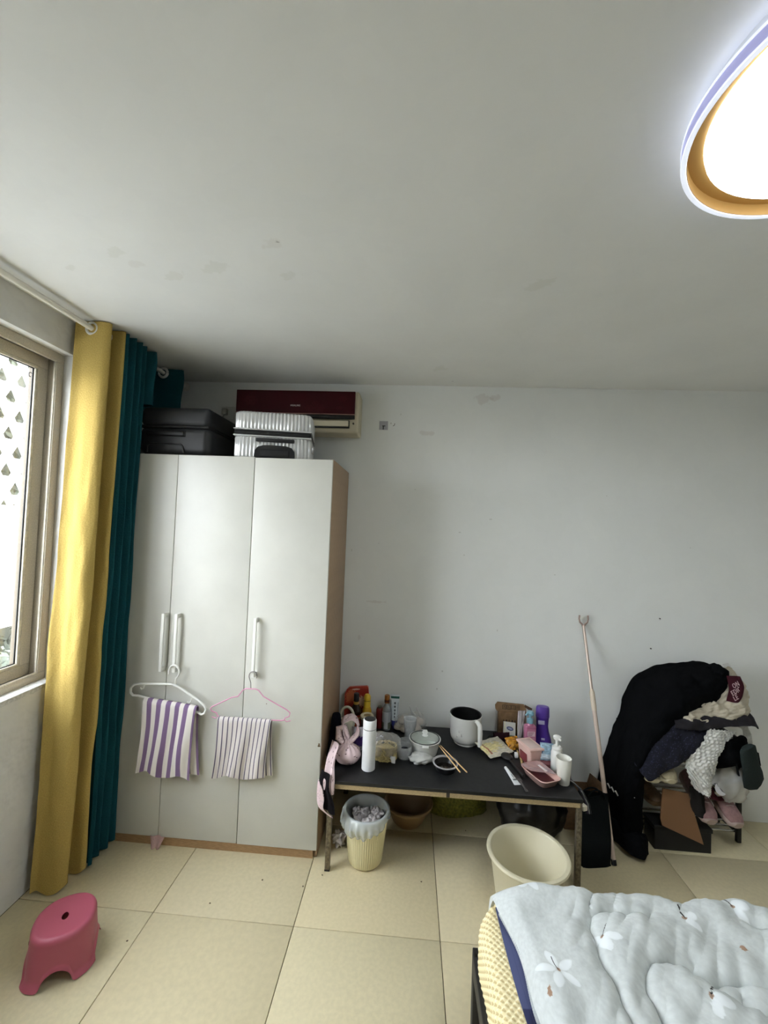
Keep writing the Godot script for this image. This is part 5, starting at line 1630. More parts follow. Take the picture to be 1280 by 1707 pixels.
	one("dark_cloth", mb().patch([
		[Vector3(-0.395, 0.435, -2.25), Vector3(-0.375, 0.435, -2.17), Vector3(-0.35, 0.435, -2.14)],
		[Vector3(-0.392, 0.50, -2.28), Vector3(-0.37, 0.52, -2.23), Vector3(-0.345, 0.5, -2.19)],
		[Vector3(-0.392, 0.58, -2.33), Vector3(-0.365, 0.60, -2.29), Vector3(-0.335, 0.565, -2.25)],
		[Vector3(-0.39, 0.59, -2.39), Vector3(-0.36, 0.60, -2.36), Vector3(-0.33, 0.58, -2.32)],
		[Vector3(-0.385, 0.435, -2.43), Vector3(-0.36, 0.435, -2.41), Vector3(-0.33, 0.435, -2.38)]], 26, 16, 0.006, wr), cloth("lining_navy", col(22, 22, 32)), "dark navy cloth wedged between bundle and wardrobe side", "cloth")
	# purple and white soft pack
	im = canvas(128, 128, col(204, 198, 206))
	spot(im, 40, 50, 34, 40, col(96, 66, 156), 1.0, 0.2, 0.4)
	spot(im, 96, 60, 18, 26, col(86, 58, 140), 1.0, 0.2, 0.4)
	spot(im, 70, 100, 12, 8, col(232, 228, 232), 1.0, 0.0, 0.4)
	one("tissue_pack", pouch(0.09, 0.125, 0.055, 2.0, 0.012), pictured("purple_pack", im, 0.35), "purple and white soft pack between cloth bundle and white flask", "packet", Vector3(-0.235, TY, -2.335), 0.1)
	# cream jug with arched handle
	var cm := plain("jug_cream", col(206, 200, 178), 0.4)
	t = thing("jug", "small cream jug with tall arched handle at the back left", "jug", Vector3(-0.325, TY, -2.455))
	part("body", mb().lathe([Vector2(0.0, 0.0), Vector2(0.042, 0.0), Vector2(0.046, 0.006), Vector2(0.046, 0.085), Vector2(0.04, 0.105), Vector2(0.02, 0.118), Vector2(0.0, 0.121)], 32), cm, t)
	var pts := []
	for k in 17:
		var a := PI * k / 16
		pts.append(Vector3(0.04 * cos(a), 0.115 + 0.062 * sin(a), 0.0))
	pts.push_front(Vector3(0.041, 0.08, 0.0))
	pts.append(Vector3(-0.041, 0.08, 0.0))
	part("handle", mb().tube(pts, 0.0075, 10), cm, t)
	# red snack pack leaning on the wall
	im = canvas(160, 256, col(150, 40, 26))
	im.fill_rect(Rect2i(0, 0, 160, 16), col(176, 60, 40))
	spot(im, 40, 70, 34, 44, col(196, 112, 70), 0.9, 0.3, 0.5)
	spot(im, 112, 100, 26, 34, col(216, 190, 160), 0.9, -0.3, 0.6)
	spot(im, 70, 24, 26, 5, col(224, 200, 180), 0.9, -0.1)
	spot(im, 80, 180, 50, 40, col(120, 30, 22), 0.8, 0.0, 0.4)
	for k in 9:
		spot(im, 20 + k * 15, 216 + 8 * sin(k * 2.0), 9, 6, col(206, 150, 90), 0.7, k, 0.4)
	one("snack_pack", mb().prism([Vector2(-0.078, 0.0), Vector2(0.07, 0.0), Vector2(0.075, 0.12), Vector2(0.062, 0.226), Vector2(0.054, 0.234), Vector2(-0.055, 0.222), Vector2(-0.072, 0.206), Vector2(-0.082, 0.18)], 0.022), pictured("red_pack", im, 0.4), "upright red snack pack leaning against the wall at back left", "packet", Vector3(-0.285, TY + 0.0005, -2.622)).rotation = Vector3(-0.1, 0.0, 0.0)
	# sauce bottle
	t = thing("sauce_bottle", "dark brown sauce bottle with black cap in front of the red pack", "bottle", Vector3(-0.285, TY, -2.555))
	bottle(t, [Vector2(0.0, 0.0), Vector2(0.03, 0.0), Vector2(0.033, 0.004), Vector2(0.033, 0.11), Vector2(0.031, 0.125), Vector2(0.02, 0.148), Vector2(0.014, 0.165), Vector2(0.013, 0.185), Vector2(0.0, 0.186)], plain("sauce_glass", col(36, 20, 12), 0.1))
	im = canvas(128, 64, col(160, 52, 20))
	im.fill_rect(Rect2i(0, 8, 128, 10), col(206, 160, 100))
	for k in 8:
		spot(im, k * 17, 40, 7, 9, col(190, 88, 50), 0.8, 0.0, 0.5)
	part("label", mb().lathe([Vector2(0.0335, 0.02), Vector2(0.0335, 0.1)], 36), pictured("sauce_label", im, 0.5), t, "orange-red label")
	part("neck_label", mb().lathe([Vector2(0.017, 0.156), Vector2(0.0145, 0.172)], 30), plain("gold_label", col(170, 136, 60), 0.4), t, "gold neck label")
	part("cap", mb().lathe([Vector2(0.0, 0.175), Vector2(0.0165, 0.175), Vector2(0.0165, 0.216), Vector2(0.015, 0.219), Vector2(0.0, 0.219)], 30), plain("cap_black", col(18, 19, 24), 0.4), t)
	# yellow capped bottle
	t = thing("squeeze_bottle", "yellow-capped squeeze bottle behind the small jar", "bottle", Vector3(-0.222, TY, -2.588))
	bottle(t, [Vector2(0.0, 0.0), Vector2(0.026, 0.0), Vector2(0.028, 0.004), Vector2(0.028, 0.11), Vector2(0.019, 0.135), Vector2(0.018, 0.145), Vector2(0.0, 0.146)], plain("squeeze_yellow", col(206, 160, 40), 0.4))
	part("cap", mb().lathe([Vector2(0.0, 0.13), Vector2(0.0205, 0.13), Vector2(0.0205, 0.165), Vector2(0.019, 0.168), Vector2(0.019, 0.17), Vector2(0.0205, 0.173), Vector2(0.0205, 0.192), Vector2(0.014, 0.203), Vector2(0.0, 0.205)], 30), plain("cap_yellow", col(222, 186, 52), 0.4), t)
	part("cap_seam", mb().lathe([Vector2(0.0208, 0.1665), Vector2(0.0208, 0.1695)], 30), plain("seam_brown", col(96, 66, 24), 0.6), t)
	# patterned tin with a lidded jar on it
	im = canvas(128, 64, col(26, 26, 32))
	for k in 40:
		spot(im, r2.randf() * 128, r2.randf() * 64, 3.0, 2.0, col(150, 150, 160), 0.7, r2.randf() * 3.0)
	one("black_tin", mb().rbox(Vector3(0, 0.03, 0), Vector3(0.085, 0.06, 0.07), 0.004, 2), pictured("tin_print", im, 0.35), "black tin with pale speckled print under the small jar", "tin", Vector3(-0.205, TY, -2.505))
	t = thing("lidded_jar", "small grey jar with cream lid standing on the black tin", "jar", Vector3(-0.212, TY + 0.06, -2.505))
	bottle(t, [Vector2(0.0, 0.0), Vector2(0.034, 0.0), Vector2(0.037, 0.004), Vector2(0.037, 0.034), Vector2(0.034, 0.04), Vector2(0.0, 0.041)], plain("jar_grey", col(120, 118, 112), 0.15, 0.3))
	part("lid", mb().lathe([Vector2(0.0, 0.039), Vector2(0.039, 0.039), Vector2(0.04, 0.042), Vector2(0.04, 0.054), Vector2(0.036, 0.058), Vector2(0.024, 0.058), Vector2(0.022, 0.055), Vector2(0.0, 0.055)], 36), plain("lid_cream", col(206, 198, 172), 0.4), t)
	part("lid_print", mb().lathe([Vector2(0.0, 0.0552), Vector2(0.02, 0.0552), Vector2(0.02, 0.0558), Vector2(0.0, 0.0558)], 24), plain("lid_gold", col(150, 128, 86), 0.5), t)
	# red bottle and clear bottle
	t = thing("red_bottle", "slim dark red bottle left of the clear gold-capped bottle", "bottle", Vector3(-0.145, TY, -2.612))
	bottle(t, [Vector2(0.0, 0.0), Vector2(0.02, 0.0), Vector2(0.022, 0.003), Vector2(0.022, 0.108), Vector2(0.018, 0.118), Vector2(0.0, 0.119)], plain("red_glass", col(112, 34, 34), 0.25))
	part("shoulder", mb().lathe([Vector2(0.012, 0.117), Vector2(0.012, 0.128), Vector2(0.0, 0.129)], 24), plain("cap_olive", col(96, 92, 76), 0.5), t)
	t = thing("liquor_bottle", "clear glass bottle with gold-brown cap near the white tube", "bottle", Vector3(-0.102, TY, -2.597))
	bottle(t, [Vector2(0.0, 0.0), Vector2(0.025, 0.0), Vector2(0.027, 0.003), Vector2(0.027, 0.118), Vector2(0.023, 0.132), Vector2(0.013, 0.148), Vector2(0.012, 0.17), Vector2(0.0, 0.171)], plain("bottle_silver", col(150, 156, 158), 0.12, 0.25))
	im = canvas(96, 96, col(166, 172, 178))
	im.fill_rect(Rect2i(0, 60, 96, 36), col(96, 104, 88))
	im.fill_rect(Rect2i(20, 0, 18, 96), col(104, 112, 132))
	im.fill_rect(Rect2i(64, 0, 14, 96), col(186, 190, 194))
	part("label", mb().lathe([Vector2(0.0274, 0.012), Vector2(0.0274, 0.11)], 36), pictured("liquor_label", im, 0.4), t)
	part("cap", mb().lathe([Vector2(0.0, 0.158), Vector2(0.0155, 0.158), Vector2(0.0158, 0.2), Vector2(0.014, 0.203), Vector2(0.0, 0.203)], 28), plain("cap_gold_brown", col(150, 96, 44), 0.3, 0.4), t)
	part("cap_band", mb().lathe([Vector2(0.0161, 0.164), Vector2(0.0161, 0.178)], 28), plain("cap_red_brown", col(84, 36, 20), 0.4), t)
	# white tube standing on its cap
	t = thing("cream_tube", "white squeeze tube with green band standing upright by the wall", "tube", Vector3(-0.054, TY, -2.612))
	im = canvas(128, 192, col(214, 222, 226))
	im.fill_rect(Rect2i(0, 10, 128, 14), col(34, 92, 82))
	im.fill_rect(Rect2i(0, 160, 128, 32), col(62, 66, 140))
	for q in [[32, 48, 10], [32, 70, 10], [32, 92, 9], [32, 112, 9], [32, 132, 7]]:
		im.fill_rect(Rect2i(q[0] - q[2] / 2 + 0, q[1], q[2], 3), col(30, 34, 40))
		im.fill_rect(Rect2i(q[0] - q[2] / 2, q[1] + 6, q[2], 3), col(30, 34, 40))
		im.fill_rect(Rect2i(q[0] - 1, q[1] - 2, 3, 14), col(30, 34, 40))
	for k in 10:
		im.fill_rect(Rect2i(48, 50 + k * 9, 5, 5), col(70, 80, 92))
	var tf := func(u: float, v: float) -> Vector3:
		var a := -TAU * u + PI
		var k := 1.0 - v
		var hx := lerpf(0.017, 0.027, k)
		var hz := lerpf(0.016, 0.0012, pow(k, 0.8))
		return Vector3(cos(a) * hx, 0.02 + 0.175 * k, sin(a) * hz - 0.02 * k)
	part("body", mb().sheet(tf, 40, 16, 0.0, true), pictured("tube_print", im, 0.35), t)
	part("cap", mb().lathe([Vector2(0.0, 0.0), Vector2(0.013, 0.0), Vector2(0.014, 0.002), Vector2(0.0135, 0.021), Vector2(0.0, 0.022)], 24), plain("cap_blue", col(52, 56, 130), 0.4), t)
	# bag of garlic
	var film := clear("thin_film", col(226, 226, 222), 0.22, 0.18)
	var gb := plain("garlic_white", col(214, 204, 192), 0.6)
	var gm := func(sc: float) -> MB:
		return mb().lathe([Vector2(0.0, 0.0), Vector2(0.012, 0.001), Vector2(0.024, 0.01), Vector2(0.026, 0.02), Vector2(0.02, 0.032), Vector2(0.008, 0.04), Vector2(0.004, 0.052), Vector2(0.0, 0.053)], 30, Vector3.ZERO, func(a, r, _y): return r * (1.0 + 0.07 * absf(sin(a * 4.0))) * sc)
	var first: Node3D = null
	for q in [[-0.03, 0.0, -2.6, 0.2], [0.008, 0.0, -2.575, 1.0], [-0.005, 0.036, -2.605, 2.0], [0.085, 0.0, -2.59, 0.5], [0.06, 0.0, -2.62, 1.3], [0.098, 0.034, -2.61, 2.1]]:
		if first == null:
			first = one("garlic_bulb", gm.call(1.0), gb, "white garlic bulb inside the clear bag at the wall", "garlic", Vector3(q[0], TY + q[1], q[2]), q[3], "garlic bulbs in the clear bag")
		else:
			copy(first, Vector3(q[0], TY + q[1], q[2]), q[3])
	t = thing("garlic_bag", "clear plastic bag of garlic with knotted handles against the wall", "bag", Vector3(0.045, TY, -2.6))
	part("film", mb().blob(Vector3(0.0, 0.052, 0.0), Vector3(0.098, 0.052, 0.055), func(d): return 1.0 + 0.25 * nz.get_noise_3d(d.x * 100.0 + 70.0, d.y * 100.0, d.z * 100.0), 36, 22), film, t)
	for q in [[-0.01, 0.02], [0.03, -0.03]]:
		part("handle", mb().tube([Vector3(q[0] + 0.03, 0.09, 0.0), Vector3(q[0] + 0.015, 0.115, 0.01), Vector3(q[0], 0.145, 0.005)], [0.012, 0.006, 0.002], 8), clear("thin_film_dense", col(222, 222, 218), 0.55, 0.3), t)
	# noodle bag
	t = thing("noodle_bag", "clear plastic bag of pale noodles behind the white flask", "bag", Vector3(-0.092, TY, -2.285))
	part("film", mb().blob(Vector3(0, 0.066, 0), Vector3(0.078, 0.068, 0.06), func(d): return 1.0 + 0.3 * nz.get_noise_3d(d.x * 90.0 + 20.0, d.y * 90.0, d.z * 90.0), 40, 26), clear("noodle_film", col(224, 222, 214), 0.26, 0.12), t)
	part("film_corner", mb().patch([[Vector3(0.03, 0.035, 0.05), Vector3(0.06, 0.03, 0.045)], [Vector3(0.04, 0.008, 0.065), Vector3(0.058, 0.004, 0.062)]], 8, 8, 0.001), clear("thin_film_dense", col(222, 222, 218), 0.55, 0.3), t)
	var nb := mb()
	var r3 := RandomNumberGenerator.new()
	r3.seed = 9
	nb.blob(Vector3(0.004, 0.036, 0.006), Vector3(0.058, 0.034, 0.044), func(d): return 1.0 + 0.2 * nz.get_noise_3d(d.x * 60.0, d.y * 60.0, d.z * 60.0), 20, 12)
	for k in 70:
		var a := r3.randf() * TAU
		var p := []
		for j in 6:
			var th := a + j * 0.35
			var e := r3.randf_range(0.9, 1.02)
			p.append(Vector3(0.004 + cos(th) * 0.06 * e, 0.036 + 0.036 * sin(j * 0.7 + k) * e, 0.006 + sin(th) * 0.046 * e))
		nb.tube(p, 0.0022, 5)
	part("noodles", nb, grain("noodle", col(206, 184, 120), 0.7, 12.0), t, "pale yellow noodles").set_meta("kind", "stuff")
	# clear cup upside on its stem and squat glass containers
	var gl := clear("clear_plastic", col(214, 218, 218), 0.28, 0.06)
	t = thing("plastic_cup", "clear ribbed plastic cup in front of the garlic bag", "cup", Vector3(0.04, TY, -2.475))
	part("bowl", mb().lathe([Vector2(0.0, 0.0), Vector2(0.027, 0.0), Vector2(0.028, 0.003), Vector2(0.036, 0.122), Vector2(0.0375, 0.126), Vector2(0.0355, 0.128), Vector2(0.034, 0.122), Vector2(0.026, 0.005), Vector2(0.0, 0.004)], 40, Vector3.ZERO, func(a, r, y): return r + (0.0006 * sin(a * 30.0) if y < 0.09 else 0.0)), gl, t)
	part("band", mb().lathe([Vector2(0.0355, 0.085), Vector2(0.0378, 0.12)], 40), clear("cup_band", col(176, 178, 178), 0.4, 0.2), t)
	t = thing("glass_jar", "squat glass jar of dark metal pieces left of the white pot", "jar", Vector3(0.012, TY, -2.3))
	part("glass", mb().lathe([Vector2(0.0, 0.0), Vector2(0.038, 0.0), Vector2(0.042, 0.005), Vector2(0.043, 0.05), Vector2(0.039, 0.062), Vector2(0.036, 0.062), Vector2(0.039, 0.05), Vector2(0.038, 0.006), Vector2(0.0, 0.004)], 40), gl, t)
	var coil := []
	for k in 90:
		var a := k * 0.42
		coil.append(Vector3(cos(a) * (0.031 - 0.00012 * k), 0.008 + 0.0004 * k, sin(a) * (0.031 - 0.00012 * k)))
	part("wire_coil", mb().tube(coil, 0.0022, 6), plain("coil_dark", col(60, 60, 70), 0.25, 0.9), t)
	t = thing("glass_dish", "empty clear glass dish behind the squat jar", "dish", Vector3(0.022, TY, -2.39))
	part("glass", mb().lathe([Vector2(0.0, 0.0), Vector2(0.03, 0.0), Vector2(0.042, 0.012), Vector2(0.044, 0.04), Vector2(0.041, 0.04), Vector2(0.038, 0.014), Vector2(0.0, 0.006)], 40, Vector3.ZERO, func(a, r, _y): return r + 0.0012 * absf(sin(a * 10.0))), gl, t)
	# white pot with glass lid
	var wp := plain("pot_white", col(220, 220, 214), 0.25)
	t = thing("lidded_pot", "small white pot with glass lid in the middle of the table", "pot", Vector3(0.122, TY, -2.36))
	t.scale.y = 0.8
	part("body", mb().lathe([Vector2(0.0, 0.0), Vector2(0.058, 0.0), Vector2(0.066, 0.006), Vector2(0.078, 0.06), Vector2(0.082, 0.09), Vector2(0.087, 0.096), Vector2(0.087, 0.099), Vector2(0.081, 0.099), Vector2(0.076, 0.06), Vector2(0.064, 0.008), Vector2(0.0, 0.005)], 48), wp, t)
	for s in [-1, 1]:
		part("lug", mb().rbox(Vector3(0.0, 0.093, 0.091 * s), Vector3(0.035, 0.01, 0.02), 0.004, 2), wp, t)
	var lid := part("glass_lid", mb().lathe([Vector2(0.079, 0.097), Vector2(0.072, 0.104), Vector2(0.04, 0.114), Vector2(0.0, 0.118)], 48), clear("lid_glass", col(190, 204, 192), 0.4, 0.05), t)
	part("knob", mb().lathe([Vector2(0.017, 0.116), Vector2(0.012, 0.122), Vector2(0.011, 0.13), Vector2(0.016, 0.135), Vector2(0.014, 0.144), Vector2(0.0, 0.147)], 28), plain("knob_white", col(232, 232, 228), 0.3), lid)
	part("lid_rim", mb().lathe([Vector2(0.078, 0.099), Vector2(0.0815, 0.1), Vector2(0.0805, 0.103), Vector2(0.0765, 0.103)], 48), plain("rim_steel", col(96, 98, 98), 0.25, 0.9), lid, "thin steel rim")
	# crumpled white bag in front of it
	one("rice_bag", mb().blob(Vector3(0, 0.024, 0), Vector3(0.058, 0.026, 0.034), func(d): return 1.0 + 0.4 * nz.get_noise_3d(d.x * 130.0, d.y * 130.0 + 60.0, d.z * 130.0), 34, 18), grain("rice_white", col(206, 206, 200), 0.6, 30.0, "fine", 0.6), "small crumpled white bag in front of the lidded pot", "bag", Vector3(0.098, TY, -2.255))
	# bowl with chopsticks
	t = thing("takeaway_bowl", "black round takeaway bowl with clear rim near the table front", "bowl", Vector3(0.222, TY, -2.205))
	part("bowl", mb().lathe([Vector2(0.0, 0.0), Vector2(0.042, 0.0), Vector2(0.046, 0.004), Vector2(0.058, 0.036), Vector2(0.056, 0.036), Vector2(0.044, 0.006), Vector2(0.0, 0.004)], 44), plain("bowl_black", col(20, 20, 21), 0.3), t)
	part("rim", mb().lathe([Vector2(0.056, 0.036), Vector2(0.065, 0.037), Vector2(0.066, 0.041), Vector2(0.064, 0.043), Vector2(0.057, 0.041)], 44), clear("rim_clear", col(206, 200, 200), 0.5, 0.15), t, "clear plastic rim")
	part("leftover", mb().lathe([Vector2(0.0, 0.014), Vector2(0.049, 0.013)], 28), plain("sauce_dark", col(30, 24, 20), 0.12), t)
	var cs := plain("bamboo", col(214, 176, 122), 0.6)
	first = one("chopstick", mb().tube([Vector3(-0.045, 0.0, -0.115), Vector3(0.05, -0.02, 0.095)], [0.0022, 0.0034], 8), cs, "bamboo chopstick lying across the black bowl, nearer the front", "chopstick", Vector3(0.238, TY + 0.058, -2.225), 0.0, "chopsticks on the bowl")
	copy(first, Vector3(0.262, TY + 0.0585, -2.222), 0.1, "bamboo chopstick lying across the black bowl, nearer the electric pot")

func build_table_right() -> void:
	var t: Node3D
	# electric pot
	var wh := plain("pot_enamel", col(212, 211, 204), 0.22)
	t = thing("electric_pot", "white electric cooking pot with black inside and side handle", "pot", Vector3(0.362, TY, -2.515))
	part("body", mb().lathe([Vector2(0.0, 0.004), Vector2(0.062, 0.004), Vector2(0.072, 0.012), Vector2(0.084, 0.03), Vector2(0.088, 0.05), Vector2(0.091, 0.152), Vector2(0.093, 0.158), Vector2(0.0905, 0.16)], 56), wh, t)
	part("liner", mb().lathe([Vector2(0.0905, 0.16), Vector2(0.086, 0.156), Vector2(0.084, 0.04), Vector2(0.07, 0.02), Vector2(0.0, 0.018)], 56), plain("pot_black", col(18, 17, 17), 0.3), t, "black non-stick inside")
	part("base", mb().lathe([Vector2(0.0, 0.0), Vector2(0.066, 0.0), Vector2(0.068, 0.008), Vector2(0.066, 0.014)], 44), wh, t)
	var hb := mb()
	hb.tube([Vector3(0, 0.146, 0.084), Vector3(0, 0.15, 0.104), Vector3(0, 0.138, 0.122), Vector3(0, 0.1, 0.126), Vector3(0, 0.028, 0.124)], [0.011, 0.0125, 0.0135, 0.0135, 0.012], 14)
	part("handle", hb, wh, t).rotation.y = deg_to_rad(32)
	for q in [[-1.2, 0.09], [-1.35, 0.06], [-1.05, 0.07]]:
		part("flower_print", mb().blob(Vector3(cos(q[0] - 0.9) * 0.0895, q[1], -sin(q[0] - 0.9) * 0.0895), Vector3(0.004, 0.007, 0.004), func(d): return 1.0 + 0.4 * sin(d.y * 8.0), 10, 8), plain("print_grey", col(182, 178, 172), 0.4), t)
	# standing carton
	var cb := grain("carton_tan", col(134, 104, 72), 0.9, 5.0)
	t = thing("standing_carton", "flat brown carton standing open against the wall on the table", "carton", Vector3(0.655, TY, -2.642))
	part("body", mb().box(Vector3(0, 0.075, 0), Vector3(0.16, 0.15, 0.04)), cb, t)
	part("top_flap", mb().prism([Vector2(-0.098, 0.0), Vector2(-0.09, -0.012), Vector2(0.07, -0.012), Vector2(0.085, 0.004), Vector2(0.07, 0.034), Vector2(-0.085, 0.04), Vector2(-0.1, 0.022)], 0.004, Transform3D(Basis(Vector3.RIGHT, -0.2), Vector3(-0.005, 0.156, 0.024))), cb, t)
	part("side_flap", mb().prism([Vector2(0, 0), Vector2(0.045, -0.012), Vector2(0.04, -0.03), Vector2(0.0, -0.014)], 0.004, Transform3D(Basis(Vector3.UP, -0.5), Vector3(0.07, 0.188, 0.02))), grain("carton_dark", col(84, 62, 44), 0.9, 5.0), t)
	var ink := plain("carton_ink", col(48, 38, 28), 0.9)
	var fx := Transform3D(Basis(Vector3.RIGHT, -0.2), Vector3(-0.005, 0.156, 0.0265))
	for k in 4:
		var b := mb()
		var cx := -0.045 + 0.026 * k
		for e in 4:
			var a := Vector3(cx + 0.011 * (1 if e in [1, 2] else -1), 0.013 + 0.011 * (1 if e >= 2 else -1), 0)
			var c := Vector3(cx + 0.011 * (1 if e in [0, 1] else -1), 0.013 + 0.011 * (1 if e in [1, 2] else -1), 0)
			b.tube([fx * a, fx * c], 0.0011, 5)
		match k:
			0: b.tube([fx * Vector3(cx - 0.005, 0.008, 0), fx * Vector3(cx, 0.019, 0), fx * Vector3(cx + 0.005, 0.008, 0)], 0.0013, 5)
			1: b.tube([fx * Vector3(cx, 0.007, 0), fx * Vector3(cx, 0.014, 0), fx * Vector3(cx - 0.004, 0.019, 0)], 0.0013, 5)
			2: b.tube([fx * Vector3(cx - 0.006, 0.009, 0), fx * Vector3(cx + 0.006, 0.009, 0), fx * Vector3(cx, 0.019, 0)], 0.0013, 5)
			3: b.tube([fx * Vector3(cx - 0.004, 0.007, 0), fx * Vector3(cx - 0.004, 0.019, 0)], 0.0013, 5).tube([fx * Vector3(cx + 0.004, 0.007, 0), fx * Vector3(cx + 0.004, 0.019, 0)], 0.0013, 5)
		part("printed_symbol", b, ink, t)
	for k in 5:
		part("printed_bar", mb().box(Vector3(-0.052 + 0.017 * k, 0.065, 0.0202), Vector3(0.004 + 0.003 * (k % 2), 0.055, 0.0006)), ink, t)
	# pasta bag lying flat
	var im := canvas(192, 128, col(196, 190, 172))
	spot(im, 100, 62, 60, 40, col(206, 192, 128), 0.8, 0.0, 0.4)
	for k in 3:
		stroke(im, [Vector2(64 + k * 30, 20), Vector2(56 + k * 30, 108)], 2.0, col(146, 84, 66), 0.8)
	speckle(im, 0.2, 0.08, 3)
	var zp := one("pasta_bag", pouch(0.17, 0.13, 0.025, 5.0, 0.006), pictured("pasta_print", im, 0.3), "flat clear bag of yellowish pasta lying on the table", "bag", Vector3(0.475, TY + 0.01, -2.42))
	zp.transform = Transform3D(Basis(Vector3.UP, 0.55) * Basis(Vector3.RIGHT, -1.38), Vector3(0.542, TY + 0.014, -2.365))
	im = canvas(96, 96, col(196, 136, 34))
	for k in 10:
		spot(im, rng.randf() * 96, rng.randf() * 96, 9, 4, col(98, 52, 20), 0.9, rng.randf() * 3.0, 0.5)
	speckle(im, 0.3, 0.06, 8)
	var oc := one("snack_wrapper", pouch(0.085, 0.07, 0.03, 8.0, 0.012), pictured("orange_print", im, 0.3), "crumpled orange snack wrapper behind the pasta bag", "wrapper", Vector3(0.63, TY, -2.45))
	oc.transform = Transform3D(Basis(Vector3.UP, 0.5) * Basis(Vector3.RIGHT, -0.9), Vector3(0.638, TY + 0.012, -2.44))
	# small white carton leaning
	im = canvas(96, 128, col(206, 206, 196))
	spot(im, 50, 44, 28, 14, col(56, 66, 110), 1.0, 0.15)
	spot(im, 50, 44, 20, 8, col(150, 156, 180), 1.0, 0.15)
	im.fill_rect(Rect2i(0, 92, 96, 36), col(98, 112, 78))
	im.fill_rect(Rect2i(0, 0, 10, 128), col(216, 212, 180))
	t = thing("tea_carton", "small white and green carton with blue oval leaning behind wrappers", "carton", Vector3(0.625, TY, -2.555))
	part("body", mb().box(Vector3(0, 0.048, -0.009), Vector3(0.068, 0.095, 0.016)), plain("carton_white", col(206, 206, 196), 0.5), t)
	var q := mb()
	q.quad(Vector3(-0.034, 0.0, 0), Vector3(0.034, 0.0, 0), Vector3(0.034, 0.095, 0), Vector3(-0.034, 0.095, 0))
	part("printed_front", q, pictured("tea_print", im, 0.5), t)
	t.rotation = Vector3(-0.3, 0.1, -0.1)
	t.position.y += 0.004
	# dark cable tangle left of the carton
	var pts := []
	for k in 40:
		var a := k * 0.5
		pts.append(Vector3(0.03 * cos(a) + 0.0012 * k, 0.006 + 0.004 * (1.0 + sin(k * 1.7)), 0.02 * sin(a)))
	one("cable_tangle", mb().tube(pts, 0.003, 6), plain("cable_black", col(18, 18, 19), 0.5), "tangled black cable on the table in front of the brown carton", "cable", Vector3(0.52, TY, -2.555))
	one("maroon_pouch", pouch(0.1, 0.05, 0.03, 12.0, 0.01), cloth("pouch_maroon", col(58, 34, 40)), "small dark maroon pouch between cable and white carton", "pouch", Vector3(0.575, TY, -2.545), 0.2)
	# hand soap with pump
	t = thing("soap_bottle", "pink see-through soap bottle with pale blue pump and white label", "bottle", Vector3(0.732, TY, -2.525), 0.1)
	var ps := plain("soap_pink", col(176, 108, 136), 0.2)
	part("body", mb().rbox(Vector3(0, 0.058, 0), Vector3(0.064, 0.116, 0.04), 0.01, 3).lathe([Vector2(0.02, 0.11), Vector2(0.016, 0.124), Vector2(0.012, 0.13), Vector2(0.0, 0.131)], 24), ps, t)
	im = canvas(96, 96, col(190, 120, 146))
	im.fill_rect(Rect2i(8, 14, 80, 30), col(222, 190, 198))
	for k in 3:
		im.fill_rect(Rect2i(16, 20 + k * 8, 62 - k * 9, 3), col(150, 72, 100))
	for k in 5:
		im.fill_rect(Rect2i(14, 54 + k * 8, 66, 2), col(206, 160, 178))
	q = mb()
	q.quad(Vector3(-0.026, 0.01, 0.0205), Vector3(0.026, 0.01, 0.0205), Vector3(0.026, 0.098, 0.0205), Vector3(-0.026, 0.098, 0.0205))
	part("label", q, pictured("soap_label", im, 0.4), t)
	var pb := plain("pump_blue", col(130, 174, 190), 0.35)
	part("pump", mb().lathe([Vector2(0.0, 0.126), Vector2(0.017, 0.126), Vector2(0.018, 0.13), Vector2(0.017, 0.15), Vector2(0.008, 0.153), Vector2(0.007, 0.168), Vector2(0.019, 0.172), Vector2(0.02, 0.184), Vector2(0.014, 0.192), Vector2(0.0, 0.193)], 24), pb, t)
	part("spout", mb().tube([Vector3(0.0, 0.181, 0.0), Vector3(-0.022, 0.183, 0.012), Vector3(-0.034, 0.176, 0.02)], [0.008, 0.006, 0.005], 8), pb, t)
	one("white_sachet", pouch(0.045, 0.17, 0.02, 21.0, 0.006), plain("sachet", col(188, 180, 178), 0.35), "pale sachet standing behind the pink soap bottle", "packet", Vector3(0.695, TY, -2.575), 0.2)
	# purple bottle
	var pv := plain("purple_plastic", col(74, 46, 138), 0.28)
	t = thing("shampoo_bottle", "tall purple plastic bottle with narrow waist at the back right", "bottle", Vector3(0.812, TY, -2.56), -0.1)
	part("body", mb().lathe([Vector2(0.0, 0.0), Vector2(0.05, 0.0), Vector2(0.054, 0.004), Vector2(0.05, 0.03), Vector2(0.038, 0.07), Vector2(0.033, 0.1), Vector2(0.035, 0.14), Vector2(0.037, 0.15)], 40, Vector3.ZERO, null, 1.0, 0.62), pv, t)
	part("cap", mb().lathe([Vector2(0.0375, 0.15), Vector2(0.0385, 0.153), Vector2(0.037, 0.2), Vector2(0.033, 0.211), Vector2(0.0, 0.214)], 40, Vector3.ZERO, null, 1.0, 0.62), plain("purple_cap", col(92, 64, 156), 0.3), t)
	part("label_patch", mb().rbox(Vector3(-0.01, 0.125, 0.0215), Vector3(0.036, 0.022, 0.003), 0.001, 1), plain("label_lilac", col(168, 162, 190), 0.4), t, "small lilac label")
	part("label_patch", mb().rbox(Vector3(0.0, 0.035, 0.0295), Vector3(0.02, 0.012, 0.003), 0.001, 1), plain("label_lilac", col(168, 162, 190), 0.4), t)
	# open topped pink box
	var pkb := plain("box_pink", col(214, 178, 166), 0.4)
